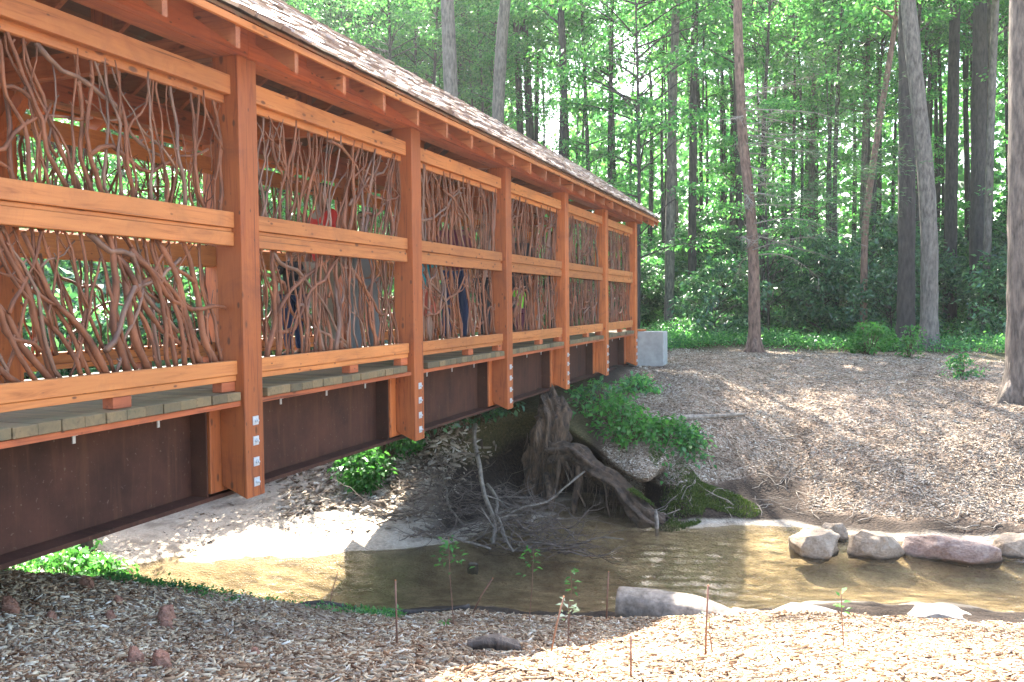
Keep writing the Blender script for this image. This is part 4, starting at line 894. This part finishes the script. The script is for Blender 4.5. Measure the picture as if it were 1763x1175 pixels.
def crooked(mb, p0, p1, r0_, r1_, seed, n=9, amp=.08, sides=7, twigs=0, twl=.3):
    r2 = random.Random(seed); a, b_ = Vector(p0), Vector(p1); d = b_-a; l = d.length; s1 = d.cross(Vector((0, 0, 1))).normalized(); s2 = d.cross(s1).normalized(); ph = [r2.uniform(0, 6) for _ in range(4)]; pts_ = []
    for i in range(n+1):
        t = i/n; w = math.sin(PI*t)
        pts_.append(a+d*t+s1*l*amp*(math.sin(t*4+ph[0])*w+.35*math.sin(t*11+ph[1])*w)+s2*l*amp*(.7*math.sin(t*5+ph[2])*w+.3*math.sin(t*13+ph[3])*w))
    mb.tube(pts_, [r0_+(r1_-r0_)*i/n for i in range(n+1)], sides, True, .08, r2)
    for k in range(twigs):
        i = r2.randint(2, n); q = pts_[i]; dd = (d.normalized()*.5+Vector((r2.uniform(-1, 1), r2.uniform(-1, 1), r2.uniform(-.5, .8)))).normalized()*twl*r2.uniform(.4, 1.2)
        rr = (r0_+(r1_-r0_)*i/n)*.5; m1 = q+dd*.5+Vector((r2.uniform(-.03, .03), r2.uniform(-.03, .03), .02)); mb.tube([q, m1, q+dd], [rr, rr*.7, rr*.3], 4, False)
        if r2.random() < .6: e = m1+(dd*.4+Vector((r2.uniform(-.15, .15), r2.uniform(-.1, .1), r2.uniform(-.1, .15)))); mb.tube([m1, e], [rr*.5, rr*.2], 3, False)
    return pts_
br = [((-.82, 10.55, -.95), (.02, 8.95, -2.02), .032, .022, 'long pale branch slanting down through the brush pile under the bridge', 5, .05),
      ((-.45, 10.0, -1.6), (.30, 8.82, -2.05), .022, .014, 'second pale branch forking down to the water at the tip of the brush pile', 6, .06),
      ((-1.05, 9.15, -1.98), (.05, 8.80, -2.04), .020, .012, 'pale bent branch lying low along the water in front of the brush pile', 3, .07),
      ((.18, 9.15, -2.04), (1.35, 9.55, -2.02), .012, .006, 'thin grey branch trailing right over the water from the brush pile', 6, .06),
      ((-.15, 9.5, -1.98), (.55, 10.9, -1.55), .016, .010, 'thin branch leaning up right from the brush pile to the hanging root', 5, .04),
      ((-.55, 9.5, -2.0), (-1.3, 10.1, -1.55), .014, .008, 'thin branch leaning up left from the brush pile toward the bushes', 6, .07)]
for k, (a, b_, r0_, r1_, lb, tg, am) in enumerate(br):
    mb = MB(); crooked(mb, a, b_, r0_, r1_, 700+k, 10, am, 7, tg+3, .32); tag(mb.build('fallen_branch', DRIFT_SHADED, smooth=True), lb, 'branch', 'pale branches in the brush pile')
mb = MB(); r2 = random.Random(31)
for k in range(300):
    x = r2.uniform(-1.5, .85); y = r2.uniform(8.95, 10.7) if x < 0 else r2.uniform(8.9, 9.7); z0 = max(gz(x, y), -2.09)+r2.uniform(-.01, .22)*(1 if y > 9.3 else .35); an = r2.uniform(0, 6.28); ln = r2.uniform(.25, .95)
    crooked(mb, (x, y, z0), (x+math.cos(an)*ln, y+math.sin(an)*ln*.6, max(z0+r2.uniform(-.18, .35), -2.1)), r2.uniform(.004, .011), .002, 900+k, 6, .10, 4, 3, .2)
tag(mb.build('brush_pile', simple('brush_twig', (.045, .03, .022), (.16, .12, .09), 14, .85, .4, .004), smooth=True), 'tangled grey twigs heaped at the water edge under the bridge', 'brush pile', kind='stuff')
# leaf litter and twigs on the mud behind the sandbar
rn = np.random.default_rng(21); P, Q = sample_ground(rn, 9000, 8.0, 10.2, 4.4, 8.6); k = P[:, 0] < -1.3+rn.normal(0, .2, len(P)); o = chips_mesh('leaf_litter', P[k], Q[k], rn, .04, .11, CHIPF, 'brown leaf litter and bits of bark on the mud behind the sandbar'); o['category'] = 'leaf litter'
# twigs scattered on the banks
mb = MB(); r2 = random.Random(66)
P, Q = sample_ground(np.random.default_rng(22), 420, 8.0, 12.4, 9.6, 14.2)
for p in P:
    an = r2.uniform(0, 6.28); ln = r2.uniform(.10, .50); x1, y1 = p[0]+math.cos(an)*ln, p[1]+math.sin(an)*ln
    crooked(mb, (p[0], p[1], p[2]+.015), (x1, y1, gz(x1, y1)+r2.uniform(.01, .06)), r2.uniform(.003, .009), .003, r2.randint(0, 9999), 5, .08, 4, 1, .12)
P, Q = sample_ground(np.random.default_rng(23), 150, 1.2, 3.0, 3, 13)
for p in P:
    an = r2.uniform(0, 6.28); ln = r2.uniform(.05, .22); x1, y1 = p[0]+math.cos(an)*ln, p[1]+math.sin(an)*ln
    crooked(mb, (p[0], p[1], p[2]+.012), (x1, y1, gz(x1, y1)+.015), r2.uniform(.002, .004), .0015, r2.randint(0, 9999), 5, .08, 4, 0)
tag(mb.build('fallen_twigs', DRIFT, smooth=True), 'small bare twigs scattered over the mulch of both banks', 'twigs', kind='stuff')
mb = MB(); pp = [(.95, 12.35), (1.25, 12.25), (1.6, 12.4), (2.0, 12.75), (2.35, 13.25)]
mb.tube([(x, y, gz(x, y)+.035) for x, y in pp], [.05, .046, .042, .032, .016], 8, True, .1, r2); o = mb.build('fallen_branch', DRIFT, smooth=True); tag(o, 'long curved bare branch lying on the far bank above the green shrubs', 'branch')

mb = MB(); pp = [(-2.0, 4.35), (-1.5, 4.75), (-1.05, 5.2), (-.7, 5.6), (-.25, 6.0), (.2, 6.3), (.7, 6.62)]; q_ = catmull(np.array([(x, y, gz(x, y)+.01) for x, y in pp]), 6)  # dark strip added to draw the shadow line of the undercut lip
mb.tube([Vector((a[0]+noise.noise(Vector(a)*3)*.05, a[1], gz(a[0], a[1])+.02)) for a in q_], [.055-.04*k/len(q_)+.012*math.sin(k*.9) for k in range(len(q_))], 8, True, .2, r2)
tag(mb.build('lip_shadow_strip', BARKD, smooth=True), 'dark strip added as shadow along the lip of the near bank under the bridge', 'root')
# ------------------------------------------------------------------ rocks
def rockmat(name, c1, c2, c3):
    m, nt, b = newmat(name); v = coords(nt, (1, 1, 1)); g = noise_n(nt, v, 5, 8, .65, .6); f = noise_n(nt, v, 40, 4, .6)
    c = ramp(nt, g, [(.3, c1), (.5, c2), (.68, c3)]); nt.links.new(mix(nt, .25, c, ramp(nt, f, [(.3, (.03, .02, .02)), (.7, (.5, .42, .34))])), b.inputs['Base Color'])
    ge = nt.nodes.new('ShaderNodeNewGeometry'); sx = nt.nodes.new('ShaderNodeSeparateXYZ'); nt.links.new(ge.outputs['Position'], sx.inputs[0]); ad = nt.nodes.new('ShaderNodeMath'); ad.operation = 'MULTIPLY_ADD'
    nt.links.new(g, ad.inputs[0]); ad.inputs[1].default_value = -.12; nt.links.new(sx.outputs[2], ad.inputs[2]); wl_ = nt.nodes.new('ShaderNodeMapRange'); nt.links.new(ad.outputs[0], wl_.inputs[0]); wl_.inputs[1].default_value = -2.10; wl_.inputs[2].default_value = -2.14
    base = mix(nt, .25, c, ramp(nt, f, [(.3, (.03, .02, .02)), (.7, (.5, .42, .34))])); nt.links.new(mix(nt, wl_.outputs[0], base, (.045, .035, .024)), b.inputs['Base Color'])   # wet, silted foot
    ck = noise_n(nt, coords(nt, (1, 1, 3)), 3.5, 9, .75, 1.5)
    b.inputs['Roughness'].default_value = .8; bump(nt, b, mix(nt, .5, g, ck), 1.0, .05); return m
ROCKT = rockmat('tan_rock', (.17, .115, .065), (.28, .205, .13), (.37, .29, .205)); ROCKR = rockmat('red_rock', (.12, .06, .045), (.25, .155, .12), (.38, .29, .23)); ROCKP = rockmat('pale_rock', (.30, .26, .21), (.42, .375, .31), (.52, .47, .40)); CLAY = rockmat('red_clay', (.20, .07, .035), (.33, .125, .065), (.40, .18, .10))
def rock(name, loc, sx, sy, sz, rz, mat, seed, label, cat='rock', group=None, sub=3, bev=.035, rough=.03):
    r2 = random.Random(seed); bm = bmesh.new()
    for hh, qq, nn in ((1, .66, 6), (.45, .92, 6), (-.5, 1.0, 7), (-1.2, .9, 6)):
        for k in range(nn):
            a = 2*PI*k/nn+r2.uniform(-.45, .45); q = qq*r2.uniform(.8, 1.12); bm.verts.new((math.cos(a)*q*sx/2, math.sin(a)*q*sy/2, (hh+(r2.uniform(-.22, .22)+.25*math.cos(a+seed) if hh > 0 else 0))*sz/2))
    bmesh.ops.convex_hull(bm, input=bm.verts[:]); 
    for v in [v for v in bm.verts if not v.link_faces]: bm.verts.remove(v)
    bmesh.ops.bevel(bm, geom=bm.edges[:], offset=bev*min(sx, sy, sz), segments=2, affect='EDGES', profile=.6)
    bmesh.ops.triangulate(bm, faces=bm.faces[:]); bmesh.ops.subdivide_edges(bm, edges=bm.edges[:], cuts=sub, use_grid_fill=True)
    for v in bm.verts:
        n_ = v.co.normalized(); s = max(sx, sy, sz)
        v.co += n_*(noise.noise(v.co*(3/s)+Vector((seed, 0, 0)))*.09*s+noise.noise(v.co*(10/s)+Vector((0, seed, 0)))*rough*s)
    me = bpy.data.meshes.new(name); bm.to_mesh(me); bm.free(); me.materials.append(mat); me.polygons.foreach_set('use_smooth', [True]*len(me.polygons))
    o = bpy.data.objects.new(name, me); col.objects.link(o); o.location = loc; o.rotation_euler = (r2.uniform(-.1, .1), r2.uniform(-.1, .1), rz); tag(o, label, cat, group); return o
GR = 'rocks along the far edge of the creek'
rock('rock', (3.36, 9.85, -1.985), .54, .5, .25, .2, ROCKT, 301, 'brown tan boulder with a dark wet foot, leftmost of the three in the creek', group=GR)
rock('rock', (3.96, 10.0, -1.985), .56, .5, .25, .5, ROCKT, 305, 'pale tan boulder in the middle of the three at the creek edge', group=GR)
rock('rock', (4.72, 10.15, -2.0), 1.0, .6, .24, -.1, ROCKR, 303, 'broad reddish brown slab, rightmost and largest rock at the far creek edge', group=GR)
rock('rock', (3.55, 10.55, -2.0), .36, .26, .18, .2, ROCKT, 304, 'small flat tan stone on the mud behind the leftmost boulder', group=GR)
rock('rock', (5.45, 10.5, -2.0), .7, .4, .2, .1, ROCKT, 306, 'flat stone at the right edge beyond the reddish slab', group=GR)
rock('rock', (3.32, 10.2, -2.03), .10, .08, .07, .1, CLAY, 307, 'small orange stone behind the leftmost boulder', group=GR, sub=1)
rock('rock', (.02, 8.35, -2.12), .14, .10, .10, .1, ROCKT, 308, 'small yellowish stone alone in the shallow water near the brush pile', sub=1)
GN = 'pale rocks along the near creek edge'
rock('rock', (4.36, 7.66, -2.0), .80, .5, .30, .3, ROCKP, 311, 'rounded sunlit white boulder on the near bank at right', group=GN)
rock('rock', (3.45, 7.24, -1.93), 1.1, .4, .14, .25, ROCKP, 312, 'long low sunlit white rock at the water edge left of the rounded boulder', group=GN)
rock('rock', (2.85, 7.1, -1.91), .4, .25, .12, .3, ROCKP, 313, 'small pale rock between the grey log end and the long white rock', group=GN)
rock('rock', (5.1, 7.9, -2.0), .5, .3, .14, .3, ROCKP, 314, 'low pale rock at the right edge beyond the rounded boulder', group=GN)
# weathered grey log end at the water
mb = wood_mass([(-.42, .02, .08), (-.1, 0, .06), (.3, -.04, 0), (.62, -.1, -.10)], [.13, .15, .15, .12], 12, 24, 9, .12, .03); o = mb.build('grey_log', DRIFT, smooth=True); o.location = (2.32, 6.82, gz(2.32, 6.82)+.02); o.rotation_euler = (0, 0, .15); tag(o, 'split grey log half buried at the near water edge', 'log')
# lump of old bark in the mulch
mb = wood_mass([(-.13, 0, .02), (0, .01, .035), (.14, 0, .015)], [.03, .045, .03], 15, 16, 4, .3, .02); o = mb.build('wood_lump', BARKL, smooth=True); o.location = G3(1.82, 4.22, 0); o.rotation_euler = (0, 0, .2); tag(o, 'grey lump of bark in the mulch at the bottom centre', 'bark lump')
cl_ = [((-.82, 4.15), .085, 'red clay lump furthest left on the lip of the near bank'), ((-.47, 4.04), .05, 'small red clay lump beside the larger one near the bank lip'), ((-.03, 3.93), .11, 'double red clay lump in the middle of the mulch at lower left'),
       ((-.59, 3.41), .10, 'red clay lump at the left picture edge'), ((.06, 3.83), .06, 'small red lump touching the double clay lump'), ((.62, 3.0), .08, 'red clay lump at the bottom edge, left of its neighbour'), ((.78, 2.98), .09, 'red clay lump at the bottom edge, right of its neighbour'), ((-.4, 3.5), .05, 'brown clay crumb right of the lump at the left edge'), ((.95, 3.4), .05, 'small reddish clay crumb in the mulch left of the first stake'), ((-.25, 3.75), .06, 'flat reddish clay piece left of the double lump')]
for k, ((x, y), s, lb) in enumerate(cl_): rock('clay_lump', (x, y, gz(x, y)+s*.28), s*1.15, s*.9, s*.8, k, CLAY, 330+k, lb, 'clay lump', 'red clay lumps in the mulch', 1, .1, .05)

# ------------------------------------------------------------------ planted live stakes and seedlings
STAKEM = simple('stake_wood', (.15, .07, .045), (.26, .13, .08), 20, .7, .3, .003)
def stake(x, y, h, lean, r, lb, top=(.6, .45, .3)):
    z = gz(x, y); root = empty('wood_stake', (x, y, z)); mb = MB(); mb.tube([(0, 0, -.05), (lean*.5, 0, h*.5), (lean, 0, h)], [r, r, r*.92], 8, True, .05, r2); mb.build('shaft', STAKEM, root, smooth=True)
    mb = MB(); mb.tube([(lean, 0, h), (lean*1.004, 0, h+.004)], r*.88, 8); mb.build('cut_end', RAILM, root); tag(root, lb, 'stake', 'planted wooden stakes on the near bank')
stake(1.28, 4.19, .36, -.005, .0055, 'straight reddish stake, leftmost in the near mulch')
stake(2.14, 4.18, .30, .08, .004, 'tilted thin stake left of the white leaved seedling')
stake(2.72, 3.42, .17, .0, .0045, 'short stake at the bottom edge right of centre')
stake(2.92, 4.15, .34, .015, .005, 'thin stake in front of the grey log, right of the white leaved seedling')
stake(1.95, 6.2, .36, .02, .0055, 'pale thin stake at the water edge, centre')
stake(-.3, 6.05, .30, .10, .004, 'dark leaning stick at the lip of the bank, over the sunlit water')
stake(-1.25, 5.3, .28, .07, .004, 'thin bare stick at the bank lip on the left')
stake(.75, 6.5, .30, .2, .006, 'grey stick slanting right out of the bank edge')
def seedling(x, y, h, nl, L, leaf, lb, seed, spread=.10):
    z = gz(x, y); root = empty('seedling', (x, y, z)); rn = np.random.default_rng(seed); mb = MB(); a = rn.uniform(-.03, .03)
    mb.tube([(0, 0, -.02), (a, 0, h*.5), (a*1.5, .01, h)], [.004, .003, .002], 5, False); mb.build('stem', STAKEM, root)
    n = nl; t = rn.uniform(.45, 1, n)**.6; an = rn.uniform(0, 6.28, n); rr = rn.uniform(.01, spread, n)*(1.3-t)
    C_ = np.stack([a*1.3+np.cos(an)*rr, np.sin(an)*rr, h*t], 1); D_ = np.stack([np.cos(an), np.sin(an), rn.uniform(-.1, .4, n)], 1)
    V, F_ = leaf_mesh(C_, D_, L, .5, rn, .85); link_mesh('leaves', V, F_, leaf, root); tag(root, lb, 'seedling', 'seedlings among the stakes')
PALEL = leafmat('pale_leaf', (.28, .36, .22), (.42, .48, .36), (.55, .60, .48), .4)
seedling(2.02, 4.95, .26, 16, .05, PALEL, 'seedling with pale whitish leaves in the mulch at centre', 1)
seedling(2.94, 4.3, .20, 12, .045, PALEL, 'white leaved seedling beside the stake in front of the grey log', 2)
seedling(1.0, 5.6, .62, 46, .05, LEAFS, 'tall green seedling at left centre in front of the shadow edge', 3, .22)
seedling(1.42, 6.0, .55, 22, .05, LEAFS, 'thin green seedling right of the tall one, against the dark water', 4, .14)
seedling(1.75, 5.9, .42, 14, .055, LEAFS, 'green leafed seedling at the waterline, centre', 5, .07)
seedling(3.55, 4.9, .30, 12, .045, LEAFS, 'green sprout standing in the sunlit mulch at right', 8, .06)
seedling(1.28, 4.75, .10, 8, .035, LEAFS, 'tiny green sprout low in the mulch behind the leftmost stake', 9, .05)

# ------------------------------------------------------------------ people on the bridge
def skinmat(n, c): 
    m = simple(n, tuple(x*.9 for x in c), c, 12, .5, .05, .001); m.node_tree.nodes['Principled BSDF'].inputs['Subsurface Weight'].default_value = .05; return m
def skin_mesh(name, verts, edges, radii, mat, parent, sub=2):
    me = bpy.data.meshes.new(name+'_tmp'); me.from_pydata(verts, edges, []); o = bpy.data.objects.new(name+'_tmp', me); col.objects.link(o)
    md = o.modifiers.new('s', 'SKIN'); md.branch_smoothing = .4; ms = o.modifiers.new('b', 'SUBSURF'); ms.levels = sub; ms.render_levels = sub
    for k, r in enumerate(radii): me.skin_vertices[0].data[k].radius = r if isinstance(r, tuple) else (r, r)
    me.skin_vertices[0].data[0].use_root = True
    dg = bpy.context.evaluated_depsgraph_get(); dg.update(); nm = bpy.data.meshes.new_from_object(o.evaluated_get(dg)); bpy.data.objects.remove(o); bpy.data.meshes.remove(me)
    nm.materials.clear(); nm.materials.append(mat); nm.polygons.foreach_set('use_smooth', [True]*len(nm.polygons)); nm.name = name
    q = bpy.data.objects.new(name, nm); col.objects.link(q); q.parent = parent; return q
def person(x, y, h, rz, skin, hair, top, legs, label, shorts=False, arms=(.1, .1), cat='person', z=.078, sleeves=True, hairlen=0):
    root = empty('person', (x, y, z), rz); s = h/1.75; child = h < 1.4; hs = 1.28 if child else 1.0
    V, E, R = [], [], []
    def v(p, r, parent=None):
        V.append(tuple(c*s for c in p)); R.append(tuple(a*s for a in r) if isinstance(r, tuple) else r*s)
        if parent is not None: E.append((parent, len(V)-1))
        return len(V)-1
    pel = v((0, 0, .94), (.135, .10)); sp = v((0, .01, 1.10), (.125, .09), pel); ch = v((0, .0, 1.30), (.15, .105), sp); nb = v((0, -.005, 1.44), (.075, .06), ch)
    nk = v((0, .012, 1.515), .052*hs**.5, nb); hd = v((0, .03, 1.60), (.074*hs, .088*hs), nk); tp = v((0, .015, 1.69), (.062*hs, .075*hs), hd); v((0, .105*hs, 1.60), .014, hd)
    for sx in (-1, 1): v((sx*.078*hs, .015, 1.605), .012, hd)
    hands = []
    for sx, an in ((-1, arms[0]), (1, arms[1])):
        sh_ = v((sx*.165, -.005, 1.40), .058, ch); ey = math.sin(an)*.15; el = v((sx*.225, ey, 1.13+.04*(an > .5)), .041, sh_)
        wz = 1.13-.23*math.cos(an*2.2); wy = ey+.23*math.sin(an*2.2); wr = v((sx*.23, wy, wz), .027, el)
        d = Vector((0, wy-ey, wz-1.13)).normalized(); p = Vector((sx*.232, wy, wz))+d*.075; pm = v(tuple(p), (.034, .018), wr); o_ = Vector((0, d.z, -d.y))
        for k, (off, ln) in enumerate(((-.03, .062), (-.010, .074), (.011, .070), (.031, .055))):
            a = p+o_*off+d*.038; f1 = v(tuple(a), .0095, pm); f2 = v(tuple(a+d*ln*.55+Vector((-sx*.008, 0, 0))), .0085, f1); v(tuple(a+d*ln*.95+Vector((-sx*.024, 0, 0))), .0075, f2)
        a = p-d*.02-o_*.038; f1 = v(tuple(a), .011, pm); v(tuple(a-o_*.02+d*.035+Vector((-sx*.012, 0, 0))), .009, f1)
    lg = []
    for sx in (-1, 1):
        hp = v((sx*.085, 0, .88), .088, pel); kn = v((sx*.10, .015, .50), .058, hp); ca = v((sx*.10, -.012, .33), .052, kn); ak = v((sx*.10, -.01, .09), .036, ca); v((sx*.105, .12, .035), (.04, .028), ak); lg.append((hp, kn, ak))
    skin_mesh('body', V, E, R, skin, root)
    sc = lambda P_: [tuple(c*s for c in p) for p in P_]
    # shirt
    P_ = [(0, 0, .87), (0, .01, 1.10), (0, 0, 1.30), (0, -.005, 1.43)]; E_ = [(0, 1), (1, 2), (2, 3)]; R_s = [(.16, .125), (.148, .115), (.17, .128), (.092, .08)]
    for sx, an in ((-1, arms[0]), (1, arms[1])):
        k = len(P_); ey = math.sin(an)*.15; f = .95 if sleeves == 2 else .62
        P_ += [(sx*.168, -.005, 1.395), (sx*(.168+.057*f), ey*f, 1.395-.265*f)]; E_ += [(2, k), (k, k+1)]; R_s += [.078, .062]
    skin_mesh('shirt', sc(P_), E_, [tuple(a*s for a in r) if isinstance(r, tuple) else r*s for r in R_s], top, root)
    P_ = [(0, 0, .95)]; E_ = []; R_s = [(.15, .118)]
    for sx in (-1, 1):
        k = len(P_); P_ += [(sx*.085, 0, .87), (sx*.10, .015, .50)]; E_ += [(0, k), (k, k+1)]; R_s += [.104, .084 if shorts else .074]
        if not shorts: P_ += [(sx*.10, -.01, .10)]; E_ += [(k+1, k+2)]; R_s += [.062]
    skin_mesh('shorts' if shorts else 'trousers', sc(P_), E_, [tuple(a*s for a in r) if isinstance(r, tuple) else r*s for r in R_s], legs, root)
    P_ = [(0, -.008, 1.63), (0, .004, 1.70)]; E_ = [(0, 1)]; R_s = [(.083*hs, .090*hs), (.070*hs, .085*hs)]
    if hairlen: P_ += [(0, -.06, 1.52), (0, -.07, 1.52-hairlen)]; E_ += [(0, 2), (2, 3)]; R_s += [(.07, .035), (.06, .02)]
    skin_mesh('hair', sc(P_), E_, [tuple(a*s for a in r) for r in R_s], hair, root)
    for sx in (-1, 1):
        mb = MB(); bm = bmesh.new(); bmesh.ops.create_icosphere(bm, subdivisions=2, radius=.012*s*hs); me = bpy.data.meshes.new('eye'); bm.to_mesh(me); bm.free(); me.materials.append(EYEM)
        o = bpy.data.objects.new('eye', me); col.objects.link(o); o.parent = root; o.location = (sx*.03*s*hs, .103*s*hs, 1.615*s)
        skin_mesh('shoe', sc([(sx*.10, -.045, .04), (sx*.105, .05, .042), (sx*.108, .14, .035)]), [(0, 1), (1, 2)], [(.045*s, .042*s), (.046*s, .038*s), (.042*s, .03*s)], SHOEM, root, 1)
    tag(root, label, cat); return root
EYEM = simple('eye', (.02, .015, .01), (.05, .04, .03)); SHOEM = fabric('shoe_leather', (.03, .028, .028))
SK1 = skinmat('skin_brown', (.22, .11, .065)); SK2 = skinmat('skin_tan', (.42, .24, .16)); HB = fabric('black_hair', (.012, .010, .010)); HBR = fabric('brown_hair', (.06, .035, .02))
RED = fabric('red_cloth', (.62, .03, .022)); KHAKI = fabric('khaki_cloth', (.27, .23, .16)); NAVY = fabric('navy_cloth', (.012, .03, .085)); GREY = fabric('grey_cloth', (.17, .19, .19)); TEAL = fabric('teal_cloth', (.02, .34, .42)); SALM = fabric('salmon_cloth', (.55, .12, .08)); MAR = fabric('maroon_cloth', (.13, .025, .05)); DARK = fabric('dark_cloth', (.02, .024, .03)); LIME = fabric('lime_cloth', (.22, .70, .05)); BRN = fabric('brown_cloth', (.16, .09, .06))
person(-1.30, 7.72, 1.82, 2.6, SK1, HB, RED, KHAKI, 'person in a red shirt and khaki trousers standing on the bridge', arms=(.5, .1))
person(-1.82, 7.95, 1.22, 1.2, SK1, HB, DARK, NAVY, 'short person in navy trousers left of the one in red, half hidden by the rail', arms=(.6, .1))
person(-.72, 7.50, 1.48, -2.6, SK1, HB, GREY, GREY, 'person in grey clothes with black hair, right beside the one in the red shirt', arms=(.1, .5), sleeves=2)
person(-.80, 9.05, 1.32, -.5, SK2, HBR, TEAL, SALM, 'child in a teal shirt and salmon shorts behind the third panel', shorts=True)
person(-1.00, 10.35, 1.80, .4, SK1, HB, MAR, NAVY, 'tall person in a maroon top and navy trousers behind the third panel', arms=(.1, .4), sleeves=2)
person(-.95, 11.25, 1.66, 2.2, SK2, HBR, BRN, DARK, 'person in a brown top and dark trousers at the right end of the third panel', hairlen=.18)
person(-.95, 12.75, 1.78, .1, SK1, HB, DARK, DARK, 'person dressed all in black, left one of two behind the fourth panel', sleeves=2)
person(-.50, 13.05, 1.70, -1.2, SK1, HB, NAVY, DARK, 'person in a navy top, right one of two behind the fourth panel', sleeves=2)
person(-.62, 11.75, .88, -1.9, SK2, HBR, LIME, MAR, 'toddler in a lime green shirt low behind the fourth panel', arms=(.3, .2))

# ------------------------------------------------------------------ haze volume added to stand in for veiling lens glare
hm = bpy.data.materials.new('haze'); hm.use_nodes = True; nt = hm.node_tree; nt.nodes.remove(nt.nodes['Principled BSDF'])
pv = nt.nodes.new('ShaderNodeVolumePrincipled'); pv.inputs['Color'].default_value = (.93, .97, 1, 1); pv.inputs['Density'].default_value = .0005; pv.inputs['Anisotropy'].default_value = .55
nt.links.new(pv.outputs[0], nt.nodes['Material Output'].inputs['Volume'])
mb = MB(); mb.box(-98, 105, -96, 98, -4.5, 24); tag(mb.build('haze', hm), kind='stuff')
